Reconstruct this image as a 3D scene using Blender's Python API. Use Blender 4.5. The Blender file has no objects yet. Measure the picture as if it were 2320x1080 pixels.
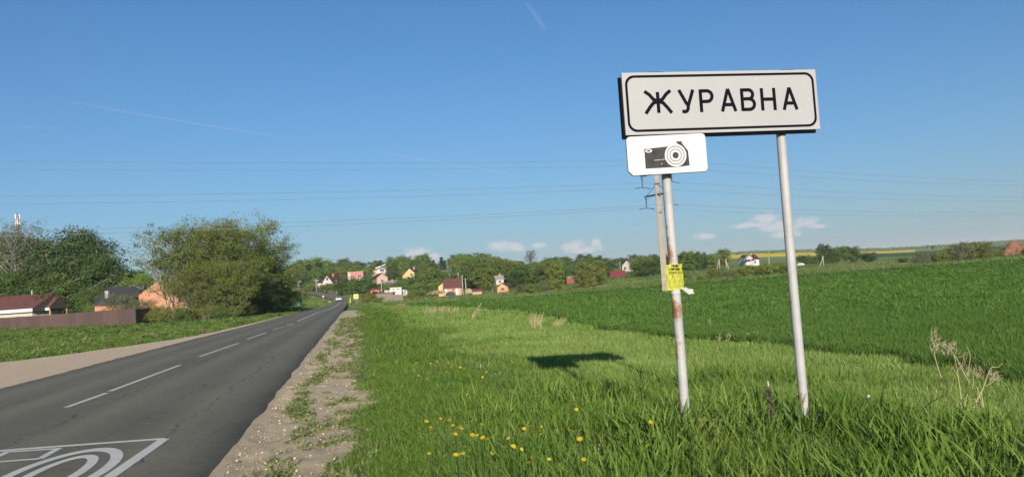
import bpy, bmesh, math, random
import numpy as np
from mathutils import Vector, Matrix, Euler

sc = bpy.context.scene
C = sc.collection
random.seed(7)
rng = np.random.default_rng(7)
PI = math.pi

# ------------------------------------------------------------------ camera
FPX, CAMH = 1900.0, 1.62
PITCH, ROLL = math.atan(105 / 1900), math.radians(3.8)
fw = np.array([0, math.cos(PITCH), math.sin(PITCH)])
_r0 = np.array([1.0, 0, 0]); _u0 = np.array([0, -math.sin(PITCH), math.cos(PITCH)])
rt = _r0 * math.cos(ROLL) - _u0 * math.sin(ROLL)
up = _r0 * math.sin(ROLL) + _u0 * math.cos(ROLL)
cd = bpy.data.cameras.new('camera'); cam = bpy.data.objects.new('camera', cd); C.objects.link(cam)
cd.sensor_width = 36; cd.lens = 36 * FPX / 2320; cd.clip_start = 0.1; cd.clip_end = 20000
M = Matrix([[rt[0], up[0], -fw[0], 0], [rt[1], up[1], -fw[1], 0], [rt[2], up[2], -fw[2], CAMH], [0, 0, 0, 1]])
cam.matrix_world = M
sc.camera = cam

# ------------------------------------------------------------------ light
SUN_EL, SUN_AZ = math.radians(17.8), math.radians(174.6)
sd = bpy.data.lights.new('sun', 'SUN'); sun = bpy.data.objects.new('sun', sd); C.objects.link(sun)
sd.energy = 4.0; sd.angle = math.radians(0.53); sd.color = (1.0, 0.92, 0.82)
_tosun = Vector((math.sin(SUN_AZ) * math.cos(SUN_EL), math.cos(SUN_AZ) * math.cos(SUN_EL), math.sin(SUN_EL)))
sun.rotation_euler = _tosun.to_track_quat('Z', 'Y').to_euler()
sun.location = (5, -30, 30)
sc.view_settings.view_transform = 'Standard'; sc.view_settings.look = 'None'
sc.view_settings.exposure = 0.85; sc.view_settings.gamma = 1.0; sc.view_settings.use_curve_mapping = False
SKY_STRENGTH = 0.067
HAZE = 0.00009


def ray(px, py):
    return fw * FPX + rt * (px - 1160) + up * (540 - py)


def P(px, py, Y):                       # the point seen at a place of the photograph, Y metres ahead
    d = ray(px, py)
    return np.array([0, 0, CAMH]) + d * (Y / d[1])


def G(px, py, z=0.0):
    d = ray(px, py)
    return np.array([0, 0, CAMH]) + d * ((z - CAMH) / d[2])


def azel(px, py):
    d = ray(px, py); d = d / np.linalg.norm(d)
    return math.atan2(d[0], d[1]), math.asin(d[2])


def build_world():
    w = bpy.data.worlds.new("World"); sc.world = w; w.use_nodes = True
    nt = w.node_tree; N = nt.nodes; L = nt.links; N.clear()
    out = N.new('ShaderNodeOutputWorld'); bg = N.new('ShaderNodeBackground'); L.new(bg.outputs[0], out.inputs[0])
    sky = N.new('ShaderNodeTexSky'); sky.sky_type = 'NISHITA'; sky.sun_disc = False
    sky.sun_elevation = SUN_EL; sky.sun_rotation = SUN_AZ
    sky.altitude = 500; sky.air_density = 1.0; sky.dust_density = 1.5; sky.ozone_density = 8.0
    tc = N.new('ShaderNodeTexCoord'); sep = N.new('ShaderNodeSeparateXYZ'); L.new(tc.outputs['Generated'], sep.inputs[0])

    def mth(op, a, b=None, c=None, clamp=False):
        n = N.new('ShaderNodeMath'); n.operation = op; n.use_clamp = clamp
        for i, v in enumerate((a, b, c)):
            if v is None: continue
            if isinstance(v, (int, float)): n.inputs[i].default_value = v
            else: L.new(v, n.inputs[i])
        return n.outputs[0]
    az = mth('ARCTAN2', sep.outputs[0], sep.outputs[1]); el = mth('ARCSINE', sep.outputs[2])
    # cumulus low over the horizon
    puffs = [(945, 572, 30, 16), (930, 580, 16, 22), (975, 582, 36, 10), (1130, 556, 26, 16), (1165, 560, 34, 14), (1222, 556, 22, 9),
             (1300, 557, 32, 13), (1350, 548, 15, 14), (1325, 566, 50, 10), (1595, 535, 28, 9), (1700, 510, 44, 9), (1735, 495, 34, 18),
             (1765, 512, 60, 16), (1825, 503, 30, 14), (1850, 513, 26, 7), (1780, 530, 40, 12)]
    acc = None
    for px, py, rx, ry in puffs:
        a0, e0 = azel(px, py)
        da = mth('MULTIPLY', mth('SUBTRACT', az, a0), FPX / rx); de = mth('MULTIPLY', mth('SUBTRACT', el, e0), FPX / ry)
        d = mth('SQRT', mth('ADD', mth('MULTIPLY', da, da), mth('MULTIPLY', de, de)))
        m = mth('SUBTRACT', 1.15, d)
        acc = m if acc is None else mth('SMOOTH_MAX', acc, m, 0.25)
    cmb = N.new('ShaderNodeCombineXYZ'); L.new(az, cmb.inputs[0]); L.new(mth('MULTIPLY', el, 1.5), cmb.inputs[1])
    nz = N.new('ShaderNodeTexNoise'); nz.inputs['Scale'].default_value = 90; nz.inputs['Detail'].default_value = 6; nz.inputs['Roughness'].default_value = 0.6
    L.new(cmb.outputs[0], nz.inputs['Vector'])
    dens = mth('ADD', acc, mth('MULTIPLY', mth('SUBTRACT', nz.outputs[0], 0.5), 2.0))
    mr = N.new('ShaderNodeMapRange'); mr.interpolation_type = 'SMOOTHSTEP'
    mr.inputs['From Min'].default_value = 0.02; mr.inputs['From Max'].default_value = 0.95; mr.inputs['To Max'].default_value = 0.62
    L.new(dens, mr.inputs['Value'])
    # faint contrails high up
    trail = None
    for (x0, y0, x1, y1, wd, st) in ((140, 227, 680, 316, 2.2, .16), (850, 343, 1160, 393, 2.6, .12), (1190, 2, 1238, 72, 7, .10), (0, 284, 140, 292, 3, .06)):
        a0, e0 = azel(x0, y0); a1, e1 = azel(x1, y1)
        ln = math.hypot(a1 - a0, e1 - e0); ux, uy = (a1 - a0) / ln, (e1 - e0) / ln
        ra = mth('SUBTRACT', az, a0); re = mth('SUBTRACT', el, e0)
        t = mth('ADD', mth('MULTIPLY', ra, ux), mth('MULTIPLY', re, uy))
        q = mth('ABSOLUTE', mth('SUBTRACT', mth('MULTIPLY', re, ux), mth('MULTIPLY', ra, uy)))
        qq = mth('SUBTRACT', 1.0, mth('MULTIPLY', q, FPX / wd), clamp=True)
        tt = mth('SUBTRACT', 1.0, mth('MULTIPLY', mth('ABSOLUTE', mth('SUBTRACT', t, ln / 2)), 2 / ln), clamp=True)
        tt = mth('MULTIPLY', tt, 3.0, clamp=True)
        v = mth('MULTIPLY', mth('MULTIPLY', qq, tt), st)
        trail = v if trail is None else mth('ADD', trail, v)
    fac = mth('ADD', mr.outputs[0], mth('MULTIPLY', trail, mth('ADD', nz.outputs[0], 0.5)), clamp=True)
    # thicker, paler air towards the horizon, all the way round
    hf = mth('MULTIPLY', mth('EXPONENT', mth('MULTIPLY', mth('MAXIMUM', el, 0.0), -7.0)), 0.55)
    hsv = N.new('ShaderNodeMix'); hsv.data_type = 'RGBA'; L.new(hf, hsv.inputs[0]); tint = N.new('ShaderNodeMix'); tint.data_type = 'RGBA'; tint.blend_type = 'MULTIPLY'; tint.inputs[0].default_value = 1.0
    L.new(sky.outputs[0], tint.inputs[6]); tint.inputs[7].default_value = (0.80, 1.05, 0.98, 1); L.new(tint.outputs[2], hsv.inputs[6])
    hsv.inputs[7].default_value = (0.25 / SKY_STRENGTH, 0.265 / SKY_STRENGTH, 0.265 / SKY_STRENGTH, 1)
    mix = N.new('ShaderNodeMix'); mix.data_type = 'RGBA'
    L.new(fac, mix.inputs[0]); L.new(hsv.outputs[2], mix.inputs[6])
    k = 1 / SKY_STRENGTH
    mix.inputs[7].default_value = (0.43 * k, 0.385 * k, 0.395 * k, 1)
    L.new(mix.outputs[2], bg.inputs[0]); bg.inputs[1].default_value = SKY_STRENGTH
build_world()

# ------------------------------------------------------------------ helpers: objects
def link(o, parent=None):
    C.objects.link(o)
    if parent is not None: o.parent = parent
    return o


def tag(o, label=None, cat=None, group=None, kind=None):
    if label: o['label'] = label
    if cat: o['category'] = cat
    if group: o['group'] = group
    if kind: o['kind'] = kind
    return o


def thing(name, label, cat, loc=(0, 0, 0), rz=0.0, group=None):
    o = bpy.data.objects.new(name, None); o.empty_display_size = 0.2
    o.location = [float(v) for v in loc]; o.rotation_euler = (0, 0, rz)
    link(o)
    return tag(o, label, cat, group)


def children(o):
    return [c for c in C.objects if c.parent == o]


def copy_tree(o, loc, rz=0.0, label=None, group=None, scale=None, kids=None):
    r = o.copy(); C.objects.link(r); r.location = [float(v) for v in loc]; r.rotation_euler = (0, 0, rz)
    if scale is not None: r.scale = scale if hasattr(scale, '__len__') else (scale,) * 3
    if label: r['label'] = label
    if group: r['group'] = group
    for ch in (kids if kids is not None else list(o.children)):
        c = ch.copy(); C.objects.link(c); c.parent = r
        for g in list(ch.children):
            d = g.copy(); C.objects.link(d); d.parent = c
    return r


class MB:
    def __init__(s): s.v = []; s.f = []; s.mi = []; s.cur = 0

    def add(s, verts, faces):
        b = len(s.v); s.v += [tuple(float(c) for c in p) for p in verts]
        s.f += [tuple(i + b for i in f) for f in faces]; s.mi += [s.cur] * len(faces); return s

    def box(s, x0, x1, y0, y1, z0, z1):
        return s.add([(x0, y0, z0), (x1, y0, z0), (x1, y1, z0), (x0, y1, z0), (x0, y0, z1), (x1, y0, z1), (x1, y1, z1), (x0, y1, z1)],
                     [(0, 3, 2, 1), (4, 5, 6, 7), (0, 1, 5, 4), (1, 2, 6, 5), (2, 3, 7, 6), (3, 0, 4, 7)])

    def tube(s, pts, rad, n=8, caps=True):
        pts = [np.array(p, float) for p in pts]
        if not hasattr(rad, '__len__'): rad = [rad] * len(pts)
        vs = []
        for i, p in enumerate(pts):
            d = pts[min(i + 1, len(pts) - 1)] - pts[max(i - 1, 0)]
            d = d / (np.linalg.norm(d) + 1e-9)
            a = np.array([1.0, 0, 0]) if abs(d[0]) < 0.8 else np.array([0, 1.0, 0])
            e1 = np.cross(d, a); e1 /= np.linalg.norm(e1); e2 = np.cross(d, e1)
            for k in range(n):
                t = 2 * PI * k / n
                vs.append(p + rad[i] * (e1 * math.cos(t) + e2 * math.sin(t)))
        fs = [(i * n + k, i * n + (k + 1) % n, (i + 1) * n + (k + 1) % n, (i + 1) * n + k) for i in range(len(pts) - 1) for k in range(n)]
        if caps:
            fs.append(tuple(range(n - 1, -1, -1))); fs.append(tuple((len(pts) - 1) * n + k for k in range(n)))
        return s.add(vs, fs)

    def prism(s, poly, axis, a, b):           # polygon in the two other axes, extruded from a to b along axis
        n = len(poly)
        def p3(q, t):
            return {'x': (t, q[0], q[1]), 'y': (q[0], t, q[1]), 'z': (q[0], q[1], t)}[axis]
        vs = [p3(q, a) for q in poly] + [p3(q, b) for q in poly]
        fs = [(i, (i + 1) % n, n + (i + 1) % n, n + i) for i in range(n)] + [tuple(range(n - 1, -1, -1)), tuple(range(n, 2 * n))]
        return s.add(vs, fs)

    def lathe(s, prof, n=12, c=(0, 0)):
        vs = [(c[0] + r * math.cos(2 * PI * k / n), c[1] + r * math.sin(2 * PI * k / n), z) for r, z in prof for k in range(n)]
        fs = [(i * n + k, i * n + (k + 1) % n, (i + 1) * n + (k + 1) % n, (i + 1) * n + k) for i in range(len(prof) - 1) for k in range(n)]
        fs += [tuple(range(n - 1, -1, -1)), tuple((len(prof) - 1) * n + k for k in range(n))]
        return s.add(vs, fs)

    def mesh(s, name, mat, smooth=False, fixn=True):
        me = bpy.data.meshes.new(name); me.from_pydata(s.v, [], s.f)
        mats = mat if isinstance(mat, (list, tuple)) else [mat]
        for m in mats: me.materials.append(m)
        if len(mats) > 1: me.polygons.foreach_set('material_index', s.mi)
        if fixn:
            bm = bmesh.new(); bm.from_mesh(me); bmesh.ops.recalc_face_normals(bm, faces=bm.faces); bm.to_mesh(me); bm.free()
        if smooth: me.polygons.foreach_set('use_smooth', [True] * len(me.polygons))
        me.update(); return me

    def obj(s, name, mat, parent=None, smooth=False, label=None):
        o = bpy.data.objects.new(name, s.mesh(name, mat, smooth)); link(o, parent)
        if label: o['label'] = label
        return o


def np_mesh(name, verts, quads, mat, smooth=False):
    me = bpy.data.meshes.new(name)
    nv, nf = len(verts), len(quads); k = quads.shape[1]
    me.vertices.add(nv); me.vertices.foreach_set('co', np.asarray(verts, np.float32).ravel())
    me.loops.add(nf * k); me.loops.foreach_set('vertex_index', np.asarray(quads, np.int32).ravel())
    me.polygons.add(nf); me.polygons.foreach_set('loop_start', np.arange(0, nf * k, k, dtype=np.int32))
    me.polygons.foreach_set('loop_total', np.full(nf, k, np.int32))
    if smooth: me.polygons.foreach_set('use_smooth', np.ones(nf, bool))
    me.materials.append(mat); me.update(calc_edges=True); me.validate(); return me


def grid_obj(name, XYZ, mat, kind='structure', uv=None, smooth=True):
    r, c = XYZ.shape[:2]
    i = np.arange((r - 1) * (c - 1)); a = (i // (c - 1)) * c + i % (c - 1)
    q = np.stack([a, a + 1, a + c + 1, a + c], 1)
    me = np_mesh(name, XYZ.reshape(-1, 3), q, mat, smooth)
    if uv is not None:
        l = me.uv_layers.new(name='UVMap'); l.data.foreach_set('uv', uv.reshape(-1, 2)[q.ravel()].astype(np.float32).ravel())
    o = bpy.data.objects.new(name, me); link(o)
    if kind: o['kind'] = kind
    return o

# ------------------------------------------------------------------ helpers: value noise in numpy
_perm = np.random.default_rng(3).random((256, 256))
def vnoise(x, y):
    xi = np.floor(x).astype(int); yi = np.floor(y).astype(int); fx = x - xi; fy = y - yi
    fx = fx * fx * (3 - 2 * fx); fy = fy * fy * (3 - 2 * fy)
    g = lambda a, b: _perm[a & 255, b & 255]
    return (g(xi, yi) * (1 - fx) + g(xi + 1, yi) * fx) * (1 - fy) + (g(xi, yi + 1) * (1 - fx) + g(xi + 1, yi + 1) * fx) * fy
def fbm(x, y, o=4):
    s = 0; a = 0.5
    for k in range(o): s = s + a * vnoise(x * 2 ** k + 17 * k, y * 2 ** k + 31 * k); a *= 0.5
    return s
def sstep(a, b, x):
    t = np.clip((x - a) / (b - a), 0, 1); return t * t * (3 - 2 * t)

# ------------------------------------------------------------------ materials
def nodes(name):
    m = bpy.data.materials.new(name); m.use_nodes = True; nt = m.node_tree
    return m, nt, nt.nodes, nt.links, nt.nodes['Principled BSDF']


def per_object(m, amt):
    nt = m.node_tree; N, L = nt.nodes, nt.links; b = N['Principled BSDF']; lk = b.inputs['Base Color'].links[0].from_socket
    oi = N.new('ShaderNodeObjectInfo'); mr = N.new('ShaderNodeMapRange'); mr.inputs['To Min'].default_value = 1 - amt; mr.inputs['To Max'].default_value = 1 + amt; L.new(oi.outputs['Random'], mr.inputs['Value'])
    mx = N.new('ShaderNodeVectorMath'); mx.operation = 'SCALE'; L.new(lk, mx.inputs[0]); L.new(mr.outputs[0], mx.inputs['Scale']); L.new(mx.outputs[0], b.inputs['Base Color']); return m


def mat(name, col, rough=0.7, var=0.12, scale=3.0, bump=0.0, bscale=40.0, metal=0.0, spec=0.3, col2=None, c2amt=0.5, coords='Object'):
    m, nt, N, L, b = nodes(name)
    b.inputs['Roughness'].default_value = rough; b.inputs['Metallic'].default_value = metal
    b.inputs['Specular IOR Level'].default_value = spec
    tc = N.new('ShaderNodeTexCoord'); nz = N.new('ShaderNodeTexNoise')
    nz.inputs['Scale'].default_value = scale; nz.inputs['Detail'].default_value = 6; nz.inputs['Roughness'].default_value = 0.65
    L.new(tc.outputs[coords], nz.inputs['Vector'])
    cr = N.new('ShaderNodeValToRGB'); e = cr.color_ramp.elements
    c2 = col2 if col2 else tuple(min(1, c * (1 + var)) for c in col)
    c1 = tuple(c * (1 - var) for c in col)
    e[0].position = 0.3; e[1].position = 0.72 if not col2 else 0.5 + 0.4 * (1 - c2amt)
    e[0].color = (*c1, 1); e[1].color = (*c2, 1)
    L.new(nz.outputs[0], cr.inputs[0]); L.new(cr.outputs[0], b.inputs['Base Color'])
    if bump:
        n2 = N.new('ShaderNodeTexNoise'); n2.inputs['Scale'].default_value = bscale; n2.inputs['Detail'].default_value = 4
        L.new(tc.outputs[coords], n2.inputs['Vector'])
        bp = N.new('ShaderNodeBump'); bp.inputs['Strength'].default_value = bump; bp.inputs['Distance'].default_value = 0.02
        L.new(n2.outputs[0], bp.inputs['Height']); L.new(bp.outputs[0], b.inputs['Normal'])
    return m


def leaf_mat(name, c1, c2, trans=0.25, patch=0.0, pcol=None, rough=0.6):
    """two-tone foliage: each leaf its own tone, plus each plant's own tone"""
    m, nt, N, L, b = nodes(name)
    geo = N.new('ShaderNodeNewGeometry'); oi = N.new('ShaderNodeObjectInfo')
    add = N.new('ShaderNodeMath'); add.operation = 'MULTIPLY_ADD'; add.inputs[1].default_value = 0.6
    mu = N.new('ShaderNodeMath'); mu.operation = 'MULTIPLY'; mu.inputs[1].default_value = 0.4
    L.new(oi.outputs['Random'], mu.inputs[0]); L.new(geo.outputs['Random Per Island'], add.inputs[0]); L.new(mu.outputs[0], add.inputs[2])
    cr = N.new('ShaderNodeValToRGB'); e = cr.color_ramp.elements
    e[0].color = (*c1, 1); e[1].color = (*c2, 1); e[0].position = 0.1; e[1].position = 0.95
    L.new(add.outputs[0], cr.inputs[0]); col = cr.outputs[0]
    if patch:
        nz = N.new('ShaderNodeTexNoise'); nz.inputs['Scale'].default_value = patch; nz.inputs['Detail'].default_value = 3
        L.new(geo.outputs['Position'], nz.inputs['Vector'])
        mr = N.new('ShaderNodeMapRange'); mr.inputs['From Min'].default_value = 0.42; mr.inputs['From Max'].default_value = 0.66
        L.new(nz.outputs[0], mr.inputs['Value'])
        mx = N.new('ShaderNodeMix'); mx.data_type = 'RGBA'; L.new(mr.outputs[0], mx.inputs[0]); L.new(col, mx.inputs[6]); mx.inputs[7].default_value = (*pcol, 1)
        col = mx.outputs[2]
    L.new(col, b.inputs['Base Color']); b.inputs['Roughness'].default_value = rough; b.inputs['Specular IOR Level'].default_value = 0.12
    tr = N.new('ShaderNodeBsdfTranslucent'); L.new(col, tr.inputs[0])
    ms = N.new('ShaderNodeMixShader'); ms.inputs[0].default_value = trans
    L.new(b.outputs[0], ms.inputs[1]); L.new(tr.outputs[0], ms.inputs[2]); L.new(ms.outputs[0], N['Material Output'].inputs[0])
    return m


def ground_mat(name, stops, scale, scale2=1.2, bump=0.4, tuft=9.0):
    m, nt, N, L, b = nodes(name)
    geo = N.new('ShaderNodeNewGeometry')
    nz = N.new('ShaderNodeTexNoise'); nz.inputs['Scale'].default_value = scale; nz.inputs['Detail'].default_value = 5; nz.inputs['Roughness'].default_value = 0.6
    n2 = N.new('ShaderNodeTexNoise'); n2.inputs['Scale'].default_value = scale2; n2.inputs['Detail'].default_value = 8; n2.inputs['Roughness'].default_value = 0.75
    L.new(geo.outputs['Position'], nz.inputs['Vector']); L.new(geo.outputs['Position'], n2.inputs['Vector'])
    ma = N.new('ShaderNodeMath'); ma.operation = 'MULTIPLY_ADD'; ma.inputs[1].default_value = 0.55
    mb = N.new('ShaderNodeMath'); mb.operation = 'MULTIPLY'; mb.inputs[1].default_value = 0.45
    L.new(n2.outputs[0], mb.inputs[0]); L.new(nz.outputs[0], ma.inputs[0]); L.new(mb.outputs[0], ma.inputs[2])
    cr = N.new('ShaderNodeValToRGB'); el = cr.color_ramp.elements
    while len(el) < len(stops): el.new(0.5)
    for e, (p, c) in zip(el, stops): e.position = p; e.color = (*c, 1)
    L.new(ma.outputs[0], cr.inputs[0]); L.new(cr.outputs[0], b.inputs['Base Color'])
    b.inputs['Roughness'].default_value = 0.95; b.inputs['Specular IOR Level'].default_value = 0.1
    if bump:
        n3 = N.new('ShaderNodeTexNoise'); n3.inputs['Scale'].default_value = tuft; n3.inputs['Detail'].default_value = 5
        L.new(geo.outputs['Position'], n3.inputs['Vector'])
        bp = N.new('ShaderNodeBump'); bp.inputs['Strength'].default_value = bump; bp.inputs['Distance'].default_value = 0.08
        L.new(n3.outputs[0], bp.inputs['Height']); L.new(bp.outputs[0], b.inputs['Normal'])
    return m

# ------------------------------------------------------------------ terrain
_a = G(475, 1080); RDIR = np.array([-0.18652, 0.98245]); RN = np.array([RDIR[1], -RDIR[0]]); A0 = _a[:2]
def ST(x, y):                                  # s: metres right of the right road edge; t: metres along the road
    return (x - A0[0]) * RN[0] + (y - A0[1]) * RN[1], (x - A0[0]) * RDIR[0] + (y - A0[1]) * RDIR[1]
def XY(s, t):
    return A0[0] + s * RN[0] + t * RDIR[0], A0[1] + s * RN[1] + t * RDIR[1]

# road edges: a straight stretch, then the bend up into the village
ROAD = []                                     # (left xyz, right xyz)
for t in [-30, -15, -5, 0, 5, 10, 15, 20, 27, 35, 45, 55, 65, 75, 85]:
    y = A0[1] + t * RDIR[1]
    wl = np.interp(y, [0, 20, 40, 60, 95], [-6.9, -6.75, -6.5, -6.05, -5.75])
    wr = np.interp(y, [0, 60, 100], [0, 0, -0.08])
    xl, yl = XY(wl, t); xr, yr = XY(wr, t)
    ROAD.append(((xl, yl, 0.0), (xr, yr, 0.0)))
for (lx, ly, lY, rx, ry, rY) in [(700, 702.5, 112, 779, 700, 112), (724, 698.5, 140, 785, 692.5, 146), (744, 690.5, 188, 787.5, 686.5, 195),
                                 (754, 684, 248, 787, 682, 262), (753.5, 679.5, 290, 780, 675.5, 302), (740, 674, 326, 765, 668.5, 330),
                                 (715, 668, 352, 735, 662.5, 360), (690, 663.5, 372, 700, 658.2, 385), (660, 661, 395, 660, 655.5, 410)]:
    ROAD.append((tuple(P(lx, ly, lY)), tuple(P(rx, ry, rY))))
def spline(pts, m):
    pts = np.array(pts); n = len(pts); out = []
    for i in range(n - 1):
        p0, p1, p2, p3 = pts[max(i - 1, 0)], pts[i], pts[i + 1], pts[min(i + 2, n - 1)]
        for k in range(m):
            t = k / m
            out.append(0.5 * (2 * p1 + (p2 - p0) * t + (2 * p0 - 5 * p1 + 4 * p2 - p3) * t * t + (3 * p1 - p0 - 3 * p2 + p3) * t ** 3))
    out.append(pts[-1]); return np.array(out)
RL = spline([a for a, b in ROAD], 16); RR = spline([b for a, b in ROAD], 16)

CTRL = [(0, 745, 136), (0, 716, 320), (150, 740, 115), (300, 737, 93), (300, 699, 320), (500, 722, 95), (680, 697, 157), (640, 668, 420),
        (700, 690, 190), (715, 678, 280), (737, 656, 410), (763, 661, 400), (830, 668, 340), (870, 676, 290), (925, 685, 240),
        (850, 697, 130), (900, 697, 125), (950, 691, 148), (1000, 688, 148), (1200, 676, 146), (1350, 664, 143), (1500, 653, 140), (1700, 637, 140),
        (1900, 622, 140), (2100, 607, 140), (2320, 592, 140), (1025, 662, 300), (1140, 664, 230), (1080, 668, 260), (1200, 668, 190), (1330, 655, 190),
        (1400, 640, 250), (1480, 620, 330), (1400, 628, 330), (1420, 612, 420), (1560, 632, 180), (1600, 635, 170), (1700, 603, 400),
        (1640, 609, 330), (1750, 625, 200), (1865, 601, 300), (2000, 600, 220), (2150, 600, 175), (2250, 585, 230), (2320, 578, 230),
        (870, 642, 420), (855, 624, 480), (930, 632, 430), (800, 632, 470), (1025, 625, 420), (1130, 642, 330), (1290, 640, 330),
        (1250, 610, 450), (700, 648, 520), (560, 665, 520), (300, 692, 600), (0, 705, 700), (700, 650, 900), (1160, 622, 900), (1500, 599, 900), (1700, 583.5, 1000),
        (1700, 575.5, 1500), (1900, 572.5, 1500), (2020, 569, 1500), (1990, 580, 800), (2100, 573, 900), (2320, 556, 900), (2200, 566, 900), (2000, 566, 2200), (2100, 561, 2200),
        (2320, 546, 2200), (1700, 573, 2200), (1400, 600, 2200), (1000, 625, 2200), (400, 680, 2200), (1850, 585, 650), (2320, 575, 400), (1900, 592, 450)]
_cp = [P(*c) for c in CTRL]
for i in range(15, len(ROAD)):
    for e in ROAD[i]: _cp.append(np.array(e) - (0, 0, 0.25))
_cp = np.array(_cp)
def _feat(x, y):
    yy = np.clip(y, 60, 2600)
    return np.stack([np.clip(x / (yy + 20), -0.8, 0.8) * 4, np.log(yy + 20) * 1.6], -1)
_F = _feat(_cp[:, 0], _cp[:, 1])
def _phi(r2): return 0.5 * r2 * np.log(r2 + 1e-9)
def _fit():
    n = len(_F); d2 = ((_F[:, None] - _F[None]) ** 2).sum(-1)
    K = _phi(d2) + np.eye(n) * 2e-5; Q = np.hstack([np.ones((n, 1)), _F])
    Aa = np.block([[K, Q], [Q.T, np.zeros((3, 3))]])
    zz = _cp[:, 2] / (1 + _cp[:, 1] / 150)             # heights scaled by distance so that the fit is smooth in angle
    return np.linalg.solve(Aa, np.concatenate([zz, np.zeros(3)]))
_W = _fit()
def h_far(x, y):
    f = _feat(x, y); sh = f.shape[:-1]; f = f.reshape(-1, 2); res = np.empty(len(f))
    for i in range(0, len(f), 20000):
        g = f[i:i + 20000]; d2 = ((g[:, None] - _F[None]) ** 2).sum(-1)
        res[i:i + 20000] = _phi(d2) @ _W[:-3] + _W[-3] + g @ _W[-2:]
    res = res.reshape(sh) * (1 + np.clip(y, 60, 2600) / 150)
    return res - np.clip(y - 2300, 0, 8000) * 0.03
def h_near(x, y):
    s, t = ST(x, y)
    drop = -0.12 * sstep(5.0, 9.0, s) + 0.07 * np.exp(-((s - 3.1) / 0.9) ** 2)
    z = -0.05 * sstep(0.0, 0.3, s) + drop + 0.05 * (fbm(x * 0.5, y * 0.5, 3) - 0.45) * sstep(1.8, 3, s)
    z = z - 0.05 * sstep(-6.6, -7.2, s) + 0.10 * (fbm(x * 0.3, y * 0.3, 3) - 0.45) * sstep(-8, -11, s)
    return z
def hgt(x, y):
    x = np.asarray(x, float); y = np.asarray(y, float)
    k = sstep(75, 120, y)
    return h_near(x, y) * (1 - k) + h_far(x, y) * k
def hz(x, y): return float(hgt(np.array([x]), np.array([y]))[0])
def GT(px, py, ymax=3000):                      # ground point seen at a place of the photograph
    d = ray(px, py); ys = np.concatenate([np.linspace(4, 60, 400), np.geomspace(60, ymax, 1200)])
    pts = np.array([0, 0, CAMH]) + d[None] * (ys / d[1])[:, None]
    g = hgt(pts[:, 0], pts[:, 1]); i = np.argmax(pts[:, 2] < g)
    return np.array([pts[i, 0], pts[i, 1], g[i]])
def at(px, Y, py=640):
    p = P(px, py, Y); return np.array([p[0], p[1], hz(p[0], p[1])])

# ------------------------------------------------------------------ ground sheets
M_ground = ground_mat('meadow_ground', [(0.28, (.10, .15, .036)), (0.42, (.14, .195, .05)), (0.55, (.17, .22, .065)), (0.72, (.22, .22, .10))], 0.05, 1.1)
ys = np.unique(np.concatenate([np.linspace(-40, 30, 90), np.geomspace(30, 9000, 300)]))
aa = np.linspace(-1.15, 1.15, 260)
X = aa[None] * (ys[:, None] + 62); Yg = np.repeat(ys[:, None], len(aa), 1)
Z = hgt(X, Yg) - 0.02 - 0.0010 * np.clip(Yg, 0, 400)
def road_mask(x, y):                             # distance to the far road's middle line
    mid = (RL + RR) / 2; d = np.full(x.shape, 1e9)
    for q in mid: d = np.minimum(d, np.hypot(x - q[0], y - q[1]))
    return d
_s, _t = ST(X, Yg)
Z -= 0.05 * ((_s < 0.1) & (_s > -6.7) & (Yg < 110))
grid_obj('ground', np.stack([X, Yg, Z], -1), M_ground)

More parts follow.
